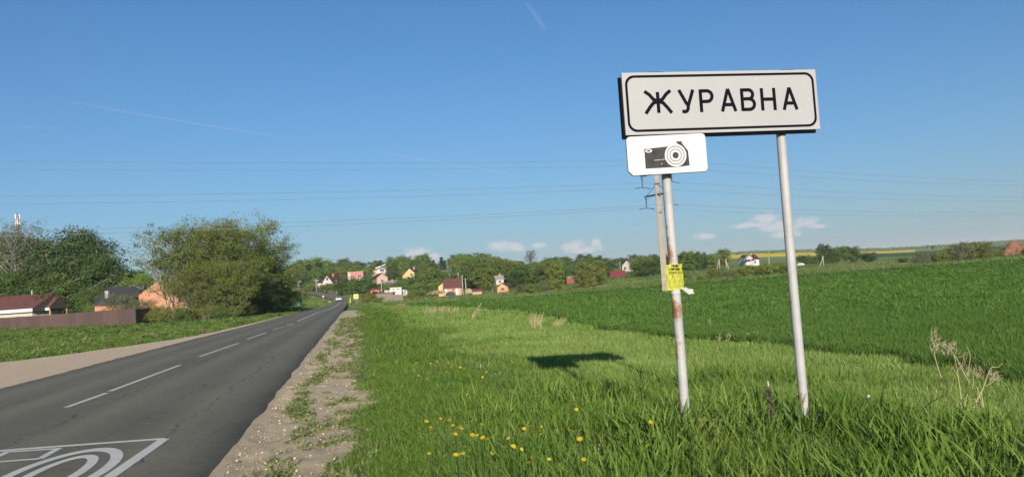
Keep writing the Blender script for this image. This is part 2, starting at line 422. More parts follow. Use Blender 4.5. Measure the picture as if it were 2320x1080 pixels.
def asphalt():
    m, nt, N, L, b = nodes('asphalt')
    uv = N.new('ShaderNodeUVMap'); uv.uv_map = 'UVMap'; geo = N.new('ShaderNodeNewGeometry')
    def noise(sc_, det, vec, rough=0.6):
        n = N.new('ShaderNodeTexNoise'); n.inputs['Scale'].default_value = sc_; n.inputs['Detail'].default_value = det; n.inputs['Roughness'].default_value = rough
        L.new(vec, n.inputs['Vector']); return n.outputs[0]
    def mth(op, a, b_=None, c=None, clamp=False):
        n = N.new('ShaderNodeMath'); n.operation = op; n.use_clamp = clamp
        for i, v in enumerate((a, b_, c)):
            if v is None: continue
            if isinstance(v, (int, float)): n.inputs[i].default_value = v
            else: L.new(v, n.inputs[i])
        return n.outputs[0]
    sp = N.new('ShaderNodeSeparateXYZ'); L.new(uv.outputs[0], sp.inputs[0]); u, v = sp.outputs[0], sp.outputs[1]
    st = N.new('ShaderNodeCombineXYZ'); L.new(mth('MULTIPLY', u, 1.0), st.inputs[0]); L.new(mth('MULTIPLY', v, 0.12), st.inputs[1])
    fine = noise(130, 3, uv.outputs[0], 0.8); grit = noise(420, 2, uv.outputs[0]); streak = noise(1.3, 5, st.outputs[0]); big = noise(0.25, 3, uv.outputs[0])
    # tyre tracks polish the lanes a little lighter
    def bump_at(c, w): return mth('EXPONENT', mth('MULTIPLY', mth('POWER', mth('DIVIDE', mth('SUBTRACT', u, c), w), 2.0), -1.0))
    tracks = mth('ADD', mth('ADD', bump_at(-1.0, .35), bump_at(-2.5, .35)), mth('ADD', bump_at(-4.5, .35), bump_at(-6.0, .35)))
    val = mth('MULTIPLY_ADD', mth('SUBTRACT', fine, 0.5), 0.13, 0.088)
    val = mth('MULTIPLY_ADD', mth('SUBTRACT', grit, 0.5), 0.16, val)
    val = mth('MULTIPLY_ADD', mth('SUBTRACT', streak, 0.5), 0.035, val)
    val = mth('MULTIPLY_ADD', mth('SUBTRACT', big, 0.5), 0.03, val)
    stain = noise(2.6, 6, uv.outputs[0], 0.7); chip = noise(45, 4, uv.outputs[0], 0.85)
    val = mth('MULTIPLY_ADD', mth('SUBTRACT', stain, 0.5), 0.045, val)
    val = mth('MULTIPLY_ADD', mth('SUBTRACT', chip, 0.5), 0.10, val)
    val = mth('MULTIPLY_ADD', tracks, 0.024, val)
    edge = mth('ADD', bump_at(0.0, .22), bump_at(-6.8, .3))
    val = mth('MULTIPLY_ADD', edge, -0.014, val)
    # cracks running along the lanes, broken by noise
    w1 = noise(0.7, 6, uv.outputs[0], 0.75); gate = noise(0.35, 2, uv.outputs[0])
    crack = None
    for c, amp, g0 in ((-0.95, 0.9, .40), (-2.95, 0.7, .42), (-1.7, 1.2, .52), (-4.9, 0.8, .5)):
        dd = mth('ABSOLUTE', mth('SUBTRACT', mth('MULTIPLY_ADD', mth('SUBTRACT', w1, 0.5), amp, c), u))
        k = mth('SUBTRACT', 1.0, mth('DIVIDE', dd, 0.02), clamp=True)
        k = mth('MULTIPLY', k, mth('GREATER_THAN', gate, g0)); k = mth('MULTIPLY', k, mth('GREATER_THAN', noise(6, 2, uv.outputs[0]), 0.42))
        crack = k if crack is None else mth('MAXIMUM', crack, k)
    mott = noise(11, 4, uv.outputs[0], 0.8)
    val = mth('MULTIPLY_ADD', mth('SUBTRACT', mott, 0.5), 0.11, val)
    val = mth('MULTIPLY', val, mth('SUBTRACT', 1.38, mth('MULTIPLY', crack, 1.1)))
    cc = N.new('ShaderNodeCombineColor')
    L.new(mth('MULTIPLY', val, 1.10), cc.inputs[0]); L.new(val, cc.inputs[1]); L.new(mth('MULTIPLY', val, .70), cc.inputs[2])
    L.new(cc.outputs[0], b.inputs['Base Color']); b.inputs['Roughness'].default_value = 0.85; b.inputs['Specular IOR Level'].default_value = 0.25
    bp = N.new('ShaderNodeBump'); bp.inputs['Strength'].default_value = 0.35; bp.inputs['Distance'].default_value = 0.006
    L.new(mth('SUBTRACT', mth('ADD', fine, grit), mth('MULTIPLY', crack, 2)), bp.inputs['Height']); L.new(bp.outputs[0], b.inputs['Normal'])
    return m
M_asphalt = asphalt()
nr = len(RL); nu = 15
q = np.linspace(0, 1, nu)[None, :, None]
RG = RL[:, None] * (1 - q) + RR[:, None] * q
RG[:, :, 2] += 0.02 + 0.03 * (1 - (2 * q[:, :, 0] - 1) ** 2)
_len = np.concatenate([[0], np.cumsum(np.linalg.norm(np.diff((RL + RR) / 2, axis=0), axis=1))])
UV = np.stack([np.repeat(-6.9 * (1 - q[:, :, 0]), nr, 0), np.repeat(_len[:, None], nu, 1)], -1)
# frayed edges
fr = (fbm(_len * 1.3, _len * 0 + 3, 4) - 0.45) * 0.11
RG[:, -1, 0] += fr; RG[:, 0, 0] -= fr * 1.5
skirtL = RG[:, :1].copy(); skirtL[:, :, 2] -= 0.12; skirtR = RG[:, -1:].copy(); skirtR[:, :, 2] -= 0.12; skirtR[:, :, 0] += 0.03
RG = np.concatenate([skirtL, RG, skirtR], 1); UV = np.concatenate([UV[:, :1], UV, UV[:, -1:]], 1)
# resample the near road finely so that the frayed edge shows
road = grid_obj('road', RG, M_asphalt, uv=UV)

def road_z(s):                                   # road surface over the straight stretch
    q_ = 1 + s / 6.8
    return 0.02 + 0.03 * (1 - (2 * q_ - 1) ** 2)

# dirt shoulder on the right, gravel lay-by on the left
def dirt_mat(name, base, dark, pale, tracks):
    m, nt, N, L, b = nodes(name)
    geo = N.new('ShaderNodeNewGeometry')
    def noise(sc_, det, rough=0.65):
        n = N.new('ShaderNodeTexNoise'); n.inputs['Scale'].default_value = sc_; n.inputs['Detail'].default_value = det; n.inputs['Roughness'].default_value = rough
        L.new(geo.outputs['Position'], n.inputs['Vector']); return n.outputs[0]
    cr = N.new('ShaderNodeValToRGB'); e = cr.color_ramp.elements; e.new(0.5)
    for el, p_, c in zip(e, (0.3, 0.5, 0.72), (dark, base, pale)): el.position = p_; el.color = (*c, 1)
    mx = N.new('ShaderNodeMath'); mx.operation = 'MULTIPLY_ADD'; mx.inputs[1].default_value = 0.5
    m2 = N.new('ShaderNodeMath'); m2.operation = 'MULTIPLY'; m2.inputs[1].default_value = 0.5
    L.new(noise(60, 5, 0.8), m2.inputs[0]); L.new(noise(3.5, 8, .75), mx.inputs[0]); L.new(m2.outputs[0], mx.inputs[2]); L.new(mx.outputs[0], cr.inputs[0])
    L.new(cr.outputs[0], b.inputs['Base Color']); b.inputs['Roughness'].default_value = 0.95; b.inputs['Specular IOR Level'].default_value = 0.1
    bp = N.new('ShaderNodeBump'); bp.inputs['Strength'].default_value = 1.0; bp.inputs['Distance'].default_value = 0.035
    L.new(noise(22, 8, 0.78), bp.inputs['Height']); L.new(bp.outputs[0], b.inputs['Normal'])
    return m
M_dirt = dirt_mat('dry_dirt', (.53, .42, .27), (.27, .205, .13), (.66, .54, .37), True)
M_gravel = dirt_mat('lay_by_gravel', (.60, .455, .30), (.42, .315, .205), (.70, .56, .40), False)
tt_ = np.unique(np.concatenate([np.linspace(-12, 15, 500), np.linspace(15, 105, 420)])); ss_ = np.linspace(-0.05, 2.1, 60)
S_, T_ = np.meshgrid(ss_, tt_); X, Yg = XY(S_, T_)
zz = hgt(X, Yg) + 0.006 + 0.00015 * T_.clip(0)
zz += 0.07 * (fbm(S_ * 5, T_ * 2.2, 5) - 0.47) * sstep(0, .15, S_) + 0.018 * np.sin(T_ * 22 + 6 * fbm(S_ * 2, T_ * .5, 2)) * np.exp(-((S_ - 0.22) / .13) ** 2) * sstep(.3, .6, fbm(T_ * .3, S_, 2))
zz -= 0.05 * sstep(1.8, 2.1, S_)
grid_obj('dirt_shoulder', np.stack([X, Yg, zz], -1), M_dirt)
# lay-by: outer border as it runs in the photograph, in metres along / beside the road
lt = np.array([-12, 5, 15, 22, 27.1, 29.5, 32, 34.5, 38, 44, 50, 65, 85, 100]); lo = np.array([-17, -16, -14.4, -13, -12.1, -10.9, -10.0, -9.0, -7.9, -7.3, -6.7, -6.3, -6.1, -6.0])
tt_ = np.linspace(-12, 100, 380); vv = np.linspace(0, 1, 40)
so = np.interp(tt_, lt, lo) + 0.35 * (fbm(tt_ * .8, tt_ * 0, 4) - .45); si = np.interp(A0[1] + tt_ * RDIR[1], [0, 20, 40, 60, 95], [-6.9, -6.75, -6.5, -6.05, -5.75]) + 0.12
S_ = so[:, None] * (1 - vv) + si[:, None] * vv; T_ = np.repeat(tt_[:, None], 40, 1); X, Yg = XY(S_, T_)
zz = hgt(X, Yg) + 0.01 + 0.0003 * T_.clip(0) + 0.03 * (fbm(S_ * 2, T_ * 2, 4) - .45)
zz[:, -4:] = np.minimum(zz[:, -4:], -0.0 + 0.0 * zz[:, -4:]); zz[:, -3:] -= 0.03
grid_obj('gravel_lay_by', np.stack([X, Yg, zz], -1), M_gravel)

# the winter-wheat field
FB_y = np.array([-30, 3, 10.7, 14.1, 18.8, 26.0, 38, 53, 84, 110, 150]); FB_x = np.array([8.5, 6.9, 6.4, 6.4, 5.1, 3.1, 2.0, .8, -7.4, -11.5, -19.5])
def field_left(y): return np.interp(y, FB_y, FB_x)
M_field = ground_mat('wheat_soil_with_shade', [(0.3, (.010, .018, .006)), (0.5, (.02, .036, .011)), (0.7, (.036, .060, .018))], 0.08, 2.5, bump=0.8, tuft=6)  # soil colour darkened to hold the shade down between the wheat blades
def field_far(X_over_Y): return 143 + 5 * (fbm(X_over_Y * 12 + 9, X_over_Y * 0 + 2, 3) - .45) - 0 * X_over_Y
yy_ = np.concatenate([np.linspace(-30, 20, 60), np.geomspace(20.5, 146, 130)]); vv = np.linspace(0, 1, 70)
xl = field_left(yy_) + 0.5 * (fbm(yy_ * .5, yy_ * 0 + 5, 3) - .45); xr = 0.95 * (yy_ + 40)
X = xl[:, None] * (1 - vv) + xr[:, None] * vv; Yg = np.repeat(yy_[:, None], 70, 1)
zz = hgt(X, Yg) + 0.015 + 0.0004 * Yg.clip(0)
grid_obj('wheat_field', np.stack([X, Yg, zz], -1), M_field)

# thatch and soil under the verge grass, its colour darkened for shade between blades
M_thatch_shade = ground_mat('thatch_with_shade', [(0.3, (.010, .014, .005)), (0.5, (.022, .030, .010)), (0.7, (.06, .06, .026))], 0.9, 6, bump=.6, tuft=14)
yy_ = np.concatenate([np.linspace(-6, 20, 70), np.geomspace(20.5, 62, 50)]); vv = np.linspace(0, 1, 50)
xl = XY(np.full(len(yy_), 1.9), (yy_ - A0[1]) / RDIR[1])[0] + .4 * (fbm(yy_ * .9, yy_ * 0 + 8, 3) - .45); xr = field_left(yy_) + 1.2
X = xl[:, None] * (1 - vv) + xr[:, None] * vv; Yg = np.repeat(yy_[:, None], 50, 1)
grid_obj('verge_soil_shade', np.stack([X, Yg, hgt(X, Yg) + 0.011 + 0.0004 * Yg.clip(0)], -1), M_thatch_shade)

# far fields on the rising ground
def far_field(name, pxl, pxr, y0, y1, m, lift, n=24):
    yv = np.geomspace(y0, y1, n); rows = []; lf = lift
    for y in yv:
        a, b_ = P(pxl, 575, y), P(pxr, 575, y); xs = np.linspace(a[0], b_[0], 40)
        rows.append(np.stack([xs, np.full(40, y), hgt(xs, np.full(40, y)) + (lift if y > y0 else -1.0)], -1))
    return grid_obj(name, np.array(rows), m)
M_rape = ground_mat('rapeseed_bloom', [(0.35, (.50, .36, .02)), (0.55, (.66, .50, .03)), (0.75, (.62, .52, .08))], 0.01, 0.2, bump=0)
M_darkcrop = ground_mat('far_crop', [(0.35, (.04, .09, .026)), (0.6, (.055, .11, .032))], 0.01, 0.15, bump=0)
M_palecrop = ground_mat('far_meadow', [(0.35, (.13, .175, .045)), (0.6, (.17, .20, .06))], 0.01, 0.15, bump=0)
far_field('rapeseed_field', 1640, 2075, 1060, 1480, M_rape, 0.9)
far_field('far_crop_field', 1880, 2600, 620, 1020, M_darkcrop, 0.8)
far_field('far_meadow', 1860, 2700, 330, 600, M_palecrop, 0.12)
# ------------------------------------------------------------------ grass
def tuft_mesh(name, m, n, h0, h1, wid, rad, lean, seed, wind=(0.0, 0.0)):
    r = np.random.default_rng(seed)
    th = r.random(n) * 2 * PI; rr = rad * np.sqrt(r.random(n)); base = np.stack([rr * np.cos(th), rr * np.sin(th), np.full(n, -0.03)], 1)
    hh = h0 + (h1 - h0) * r.random(n) ** 1.3; az = r.random(n) * 2 * PI; ln = lean * (0.25 + r.random(n)) * hh
    bend = np.stack([np.cos(az) * ln + wind[0] * hh, np.sin(az) * ln + wind[1] * hh, np.zeros(n)], 1)
    fa = az + PI / 2 + r.normal(0, .5, n); wv = np.stack([np.cos(fa), np.sin(fa), np.zeros(n)], 1) * (wid * (0.6 + 0.7 * r.random(n)))[:, None]
    V = []
    for t, w in ((0, .8), (.4, 1.0), (.75, .75), (1.0, .08)):
        c = base + bend * (t ** 2) + np.stack([np.zeros(n), np.zeros(n), (hh + .03) * (t - 0.22 * lean * t * t)], 1)
        V += [c - wv * w / 2, c + wv * w / 2]
    V = np.stack(V, 1).reshape(-1, 3)
    i = np.arange(n)[:, None] * 8
    Q = np.concatenate([np.concatenate([i + k, i + k + 1, i + k + 3, i + k + 2], 1) for k in (0, 2, 4)])
    return np_mesh(name, V, Q, m)


def proto_collection(name, meshes):
    c = bpy.data.collections.new(name)
    for k, me in enumerate(meshes):
        o = bpy.data.objects.new('%s_%02d' % (name, k), me); c.objects.link(o)
    return c


def scatter(name, xyz, coll, scl, idx, label=None, cat=None, tilt=0.12, seed=1, zs=None):
    r = np.random.default_rng(seed); n = len(xyz)
    me = bpy.data.meshes.new(name); me.vertices.add(n); me.vertices.foreach_set('co', np.asarray(xyz, np.float32).ravel())
    rot = np.stack([r.normal(0, tilt, n), r.normal(0, tilt, n), r.random(n) * 2 * PI], 1)
    a = me.attributes.new('rot', 'FLOAT_VECTOR', 'POINT'); a.data.foreach_set('vector', rot.astype(np.float32).ravel())
    sv = np.stack([scl, scl, scl if zs is None else zs], 1)
    a = me.attributes.new('scl', 'FLOAT_VECTOR', 'POINT'); a.data.foreach_set('vector', sv.astype(np.float32).ravel())
    a = me.attributes.new('idx', 'INT', 'POINT'); a.data.foreach_set('value', np.asarray(idx, np.int32))
    me.update()
    o = bpy.data.objects.new(name, me); link(o); o['kind'] = 'stuff'
    if label: o['label'] = label
    if cat: o['category'] = cat
    ng = bpy.data.node_groups.new(name, 'GeometryNodeTree')
    ng.interface.new_socket('Geometry', in_out='INPUT', socket_type='NodeSocketGeometry'); ng.interface.new_socket('Geometry', in_out='OUTPUT', socket_type='NodeSocketGeometry')
    N, L = ng.nodes, ng.links
    gi, go = N.new('NodeGroupInput'), N.new('NodeGroupOutput'); ip = N.new('GeometryNodeInstanceOnPoints')
    ci = N.new('GeometryNodeCollectionInfo'); ci.inputs['Collection'].default_value = coll; ci.inputs['Separate Children'].default_value = True; ci.inputs['Reset Children'].default_value = True
    def att(nm, ty):
        n_ = N.new('GeometryNodeInputNamedAttribute'); n_.data_type = ty; n_.inputs['Name'].default_value = nm
        return [s for s in n_.outputs if s.enabled and s.name == 'Attribute'][0]
    L.new(gi.outputs[0], ip.inputs['Points']); L.new(ci.outputs[0], ip.inputs['Instance']); ip.inputs['Pick Instance'].default_value = True
    L.new(att('idx', 'INT'), ip.inputs['Instance Index']); L.new(att('rot', 'FLOAT_VECTOR'), ip.inputs['Rotation']); L.new(att('scl', 'FLOAT_VECTOR'), ip.inputs['Scale'])
    L.new(ip.outputs[0], go.inputs[0])
    md = o.modifiers.new('scatter', 'NODES'); md.node_group = ng
    return o

G_tall = leaf_mat('tall_grass_blade', (.034, .085, .010), (.29, .38, .075), .36, 0.9, (.12, .21, .03))
G_verge = leaf_mat('verge_grass_blade', (.048, .110, .016), (.25, .34, .065), .35, 0.5, (.12, .20, .03))
G_low = leaf_mat('low_meadow_blade', (.115, .205, .035), (.30, .41, .10), .35, 0.35, (.27, .35, .09))
G_wheat = leaf_mat('wheat_blade', (.045, .105, .018), (.155, .25, .050), .28, 0.12, (.09, .165, .032))
G_dry = leaf_mat('dry_grass_blade', (.30, .24, .13), (.45, .38, .22), .25)
G_weed = leaf_mat('weed_leaf', (.09, .125, .035), (.24, .26, .10), .25)
G_blue = leaf_mat('broad_weed_leaf', (.055, .115, .028), (.13, .20, .06), .2)
W = (-0.18, 0.05)
tall = proto_collection('tall_tuft', [tuft_mesh('tall_tuft', G_tall, 30, .22, .56, .015, .20, .42, 10 + k, W) for k in range(5)] +
                        [tuft_mesh('broad_tuft', G_tall, 14, .30, .56, .030, .14, .7, 20 + k, W) for k in range(2)] + [tuft_mesh('dry_tuft', G_dry, 7, .2, .5, .008, .2, .8, 30), tuft_mesh('blue_broad', G_blue, 9, .2, .5, .05, .14, .8, 31)])
verge = proto_collection('verge_tuft', [tuft_mesh('verge_tuft', G_verge, 34, .10, .30, .012, .20, .7, 40 + k) for k in range(5)] + [tuft_mesh('blue_tuft', G_blue, 18, .12, .30, .035, .18, .9, 47)] + [tuft_mesh('verge_dry', G_dry, 6, .1, .3, .008, .2, .8, 48)])
low = proto_collection('low_tuft', [tuft_mesh('low_tuft', G_low, 44, .08, .24, .010, .26, .6, 60 + k) for k in range(5)] + [tuft_mesh('low_dry', G_dry, 7, .15, .4, .007, .2, .6, 68)] + [tuft_mesh('low_broad', G_low, 40, .07, .2, .03, .3, .7, 69)])
wheat = proto_collection('wheat_tuft', [tuft_mesh('wheat_tuft', G_wheat, 22, .24, .38, .016, .13, .55, 80 + k) for k in range(5)] + [tuft_mesh('wheat_clump', G_wheat, 40, .26, .38, .045, .40, .5, 90 + k) for k in range(3)])
G_road = leaf_mat('roadside_blade', (.055, .14, .018), (.20, .32, .05), .35, 0.12, (.20, .26, .05))
roadside = proto_collection('roadside_tuft', [tuft_mesh('roadside_tuft', G_road, 34, .10, .30, .013, .22, .7, 120 + k) for k in range(5)] + [tuft_mesh('roadside_weed', G_blue, 20, .15, .35, .04, .18, .9, 127), tuft_mesh('roadside_dock', G_weed, 22, .15, .40, .05, .2, .9, 128), tuft_mesh('roadside_dry', G_dry, 10, .15, .4, .01, .2, .7, 129)])
weed = proto_collection('weed_rosette', [tuft_mesh('weed_rosette', G_weed, 14, .03, .09, .022, .07, 1.6, 100 + k) for k in range(4)])


def pick(n, probs, r): return r.choice(len(probs), n, p=np.array(probs) / sum(probs))
def region(n, y0, y1, pw, r):                     # points in the view ahead, thinning with distance
    u = r.random(n)
    y = (y0 ** (1 - pw) + u * (y1 ** (1 - pw) - y0 ** (1 - pw))) ** (1 / (1 - pw)) if pw != 1 else y0 * (y1 / y0) ** u
    x = (r.random(n) * 1.42 - 0.71) * (y + 2.0)
    return x, y

r = np.random.default_rng(5)
# tall grass round the sign and across the foreground
x = r.random(9000) * 13 - 2.5; y = 4.2 + r.random(9000) * 9.5; s, t = ST(x, y)
pr = sstep(2.1, 3.0, s) * (1 - sstep(9.5, 13.0, y + 0.35 * (x - 2) * -1)) * (0.55 + 0.9 * (fbm(x * .8, y * .8, 3)))
k = (r.random(9000) < pr) & (x < field_left(y) + .3) & (np.abs(x) < .7 * y + 1.5)
x, y = x[k], y[k]; z = hgt(x, y)
rb_ = 1 - .45 * sstep(3.2, 4.6, x) * sstep(7.2, 8.6, y)
sc_ = (0.45 + 0.85 * fbm(x * .9 + 4, y * .9, 3)) * (0.8 + .4 * r.random(len(x))) * (1 + .35 * np.exp(-((x - 1.95) / .9) ** 2 - ((y - 7.3) / .5) ** 2)) * rb_
scatter('tall_grass', np.stack([x, y, z], 1), tall, sc_, pick(len(x), [1, 1, 1, 1, 1, .9, .9, 1.0, .3], r), 'tall bright green grass round the sign posts', 'grass', .1, 2)
# darker verge grass along the shoulder
x, y = region(60000, 5, 120, 1.35, r); s, t = ST(x, y)
edge = 1.42 + 0.8 * (fbm(t * .9, s * .4, 4) - .45)
pr = sstep(edge - .25, edge + .35, s) * (1 - sstep(4.0, 5.6, s + 1.2 * (fbm(x * .5, y * .3, 3) - .45)))
k = (r.random(len(x)) < pr); x, y, s = x[k], y[k], s[k]
gw = 1 + np.clip(y - 15, 0, 100) / 40
scatter('verge_grass', np.stack([x, y, hgt(x, y)], 1), verge, gw * (.65 + .6 * fbm(x, y, 3)) * (.5 + .5 * sstep(1.3, 2.4, s)), pick(len(x), [1, 1, 1, 1, 1, .5, .25], r), 'dark green grass on the raised verge beside the dirt', 'grass', .15, 3, zs=(.6 + .7 * fbm(x, y, 3)) * (.4 + .6 * sstep(1.3, 2.4, s)))
# low meadow strip between the verge and the wheat
x, y = region(110000, 6.5, 150, 1.5, r); s, t = ST(x, y)
pr = sstep(3.6, 4.8, s + .8 * (fbm(x * .6, y * .4, 3) - .45)) * (x < field_left(y) + .6 * (fbm(y * .7, x * 0, 3) - .3))
k = (r.random(len(x)) < pr); x, y = x[k], y[k]
gw = 1 + np.clip(y - 18, 0, 140) / 32
scatter('meadow_grass', np.stack([x, y, hgt(x, y)], 1), low, gw * (.7 + .5 * fbm(x * .7, y * .7, 3)), pick(len(x), [1, 1, 1, 1, 1, .22, .5], r), 'pale green low grass between the verge and the wheat field', 'grass', .15, 4, zs=(.6 + .8 * fbm(x * .4, y * .4, 3)))
# wheat
x, y = region(230000, 7, 146, 1.15, r)
rows = 0.35 * (fbm(x * .15, y * .15, 3) - .45)
k = (x > field_left(y) + 1.3 * (fbm(y * .9, x * 0 + 3, 4) - .42)) & (r.random(len(x)) < np.clip(.35 + 1.1 * fbm(x * 1.1, y * .8, 3), 0, 1) * (.62 + .38 * sstep(18, 45, y)))
x, y = x[k], y[k]; gw = 1 + np.clip(y - 25, 0, 150) / 62
far = r.random(len(x)) < sstep(22, 50, y)
ix = np.where(far, 5 + r.integers(0, 3, len(x)), r.integers(0, 5, len(x)))
scatter('wheat_crop', np.stack([x, y, hgt(x, y)], 1), wheat, gw * (.85 + .3 * r.random(len(x))), ix, 'dense dark green young wheat covering the field', 'wheat', .12, 5, zs=.85 + .30 * fbm(x * .35, y * .35, 3))
# grass beyond the lay-by, up to the brown fence and the thicket
x, y = region(60000, 22, 170, 1.6, r); s, t = ST(x, y)
so_ = np.interp(t, lt, lo); k = (s < so_ - .25 + .6 * (fbm(t * .8, s * 0, 3) - .45)) & (y < 145); x, y = x[k], y[k]
gw = 1 + np.clip(y - 25, 0, 140) / 45
scatter('roadside_grass', np.stack([x, y, hgt(x, y)], 1), roadside, gw * (.7 + .6 * fbm(x * .5, y * .5, 3)), pick(len(x), [1, 1, 1, .9, .9, .6, .5, .4], r), 'green grass between the gravel lay-by and the brown fence', 'grass', .15, 6, zs=.45 + 1.1 * fbm(x * .25, y * .4, 3) ** 1.5)
# meadow beyond the wheat, up into the village
G_farm = leaf_mat('far_meadow_blade', (.075, .145, .028), (.25, .32, .085), .3, .03, (.24, .27, .10))
far_tufts = proto_collection('far_tuft', [tuft_mesh('far_tuft', G_farm, 44, .08, .24, .010, .26, .6, 160 + k) for k in range(5)])
x, y = region(60000, 147, 470, 1.0, r)
d_ = np.full(len(x), 1e9)
for q_ in ((RL + RR) / 2)[::3]: d_ = np.minimum(d_, np.hypot(x - q_[0], y - q_[1]))
k = (d_ > 5.5) & (np.abs(x) < .68 * y); x, y = x[k], y[k]
scatter('far_meadow_grass', np.stack([x, y, hgt(x, y) - .0008 * y], 1), far_tufts, 4.5 + y / 70, r.integers(0, 5, len(x)), 'pale meadow grass beyond the wheat and round the village', 'grass', .15, 13, zs=1.3 + 1.6 * fbm(x * .05, y * .05, 3))
# weeds on the dirt
n = 12000; t = -3 + 60 * r.random(n) ** 1.6; s = .15 + 1.9 * r.random(n); x, y = XY(s, t)
pr = np.clip(np.exp(-((s - .55 - .14 * np.sin(t * .7)) / .12) ** 2) * (.15 + 1.2 * sstep(.35, .6, fbm(t * .9, s * 2, 3))) + sstep(.65, 1.6, s) * sstep(.36, .56, fbm(s * 2.6, t * 1.3, 3)) * .9, 0, 1)
k = r.random(n) < pr; x, y, t = x[k], y[k], t[k]
scatter('shoulder_weeds', np.stack([x, y, hgt(x, y) + .01], 1), weed, (.6 + .8 * r.random(len(x))) * (1 + np.clip(y - 15, 0, 60) / 50), r.integers(0, 4, len(x)), 'small green weeds growing in the dirt shoulder', 'weeds', .2, 7)
# stones
def stone_mesh(seed, m):
    bm = bmesh.new(); bmesh.ops.create_icosphere(bm, subdivisions=1, radius=.5); q_ = random.Random(seed)
    for v in bm.verts: v.co = Vector((v.co.x * (1 + .3 * q_.random()), v.co.y * (.7 + .3 * q_.random()), v.co.z * .6)) * (.8 + .4 * q_.random())
    me = bpy.data.meshes.new('stone'); bm.to_mesh(me); bm.free(); me.materials.append(m); return me
M_stone = mat('roadside_stone', (.27, .22, .17), .9, .25, 4)
stones = proto_collection('stone_proto', [stone_mesh(k, M_stone) for k in range(4)])
M_clod = mat('dirt_clod', (.50, .38, .25), .95, .3, 4)
clods = proto_collection('clod_proto', [stone_mesh(20 + k, M_clod) for k in range(4)])
n = 3200; t = -3 + 34 * r.random(n) ** 1.7; s = .1 + 1.9 * r.random(n); x, y = XY(s, t)
scatter('shoulder_clods', np.stack([x, y, hgt(x, y) + .012], 1), clods, .010 + .032 * r.random(n) ** 3.5, r.integers(0, 4, n), 'crumbled dirt clods on the dirt shoulder', 'dirt', .6, 11)
n = 700; t = -3 + 34 * r.random(n) ** 1.6; s = .5 + 1.6 * r.random(n); x, y = XY(s, t)
scatter('shoulder_dry_grass', np.stack([x, y, hgt(x, y)], 1), proto_collection('short_dry', [tuft_mesh('short_dry', G_dry, 7, .02, .10, .006, .10, 1.4, 150 + k) for k in range(3)]), .35 + .5 * r.random(n), r.integers(0, 3, n), 'short dry grass bits on the dirt shoulder', 'dry grass', .3, 12)
n = 1300; t = -3 + 40 * r.random(n) ** 1.7; s = np.where(r.random(n) < .55, .02 + .4 * r.random(n), .3 + 1.3 * r.random(n)); x, y = XY(s, t)
scatter('shoulder_gravel', np.stack([x, y, hgt(x, y) + .015], 1), stones, .008 + .022 * r.random(n) ** 4, r.integers(0, 4, n), 'loose small stones on the dirt shoulder', 'gravel', .6, 8)
n = 900; t = 4 + 40 * r.random(n); so_ = np.interp(t, lt, lo); s = so_ + (-6.8 - so_) * r.random(n); x, y = XY(s, t)
scatter('lay_by_stones', np.stack([x, y, hgt(x, y) + .02], 1), stones, .015 + .05 * r.random(n) ** 4, r.integers(0, 4, n), 'loose stones scattered over the gravel lay-by', 'gravel', .6, 9)

# ------------------------------------------------------------------ road markings
M_paint = mat('road_paint', (.55, .52, .465), .7, .10, 5, .3, 60)
def flat_mark(name, polys, lift=.004, parent=None):
    """flat paint: each polygon given in metres (s, t); cut fine enough to follow the camber"""
    mb = MB()
    for poly in polys:
        mb.add([(*XY(s_, t_), road_z(s_) + lift) for s_, t_ in poly], [tuple(range(len(poly)))])
    me = mb.mesh(name, M_paint); return me
def quadstrip(s0, t0, s1, t1, w, n=10):
    d = np.array([s1 - s0, t1 - t0]); d = d / np.linalg.norm(d); nn = np.array([d[1], -d[0]]) * w / 2; out = []
    for k in range(n):
        a = np.array([s0 + (s1 - s0) * k / n, t0 + (t1 - t0) * k / n]); b_ = np.array([s0 + (s1 - s0) * (k + 1) / n, t0 + (t1 - t0) * (k + 1) / n])
        out.append([tuple(a - nn), tuple(b_ - nn), tuple(b_ + nn), tuple(a + nn)])
    return out
def st_px(px, py):
    g = G(px, py, .03); return ST(g[0], g[1])
dashes = [((150, 925), (242, 892)), ((249, 888), (408, 828)), ((452, 809), (540, 778)), ((560, 769), (603, 754)), ((617, 748), (643, 741)), ((650, 737.5), (665, 733))]
for a, b_ in dashes:
    s0, t0 = st_px(*a); s1, t1 = st_px(*b_)
    o = bpy.data.objects.new('centre_line_dash', flat_mark('centre_line_dash', quadstrip(s0, t0, s1, t1, .11))); link(o, road); o['kind'] = 'structure'
# solid centre line further on
mid = []
for k in range(nr):
    c = RL[k] * .46 + RR[k] * .54; c[2] += .055
    if 60 < c[1] < 250: mid.append(c)
mid = np.array(mid); mb = MB()
for k in range(len(mid) - 1):
    w_ = .06 + .0002 * mid[k][1]
    mb.add([mid[k] - (w_, 0, 0), mid[k + 1] - (w_, 0, 0), mid[k + 1] + (w_, 0, 0), mid[k] + (w_, 0, 0)], [(0, 1, 2, 3)])
mb.obj('solid_centre_line', M_paint, road)
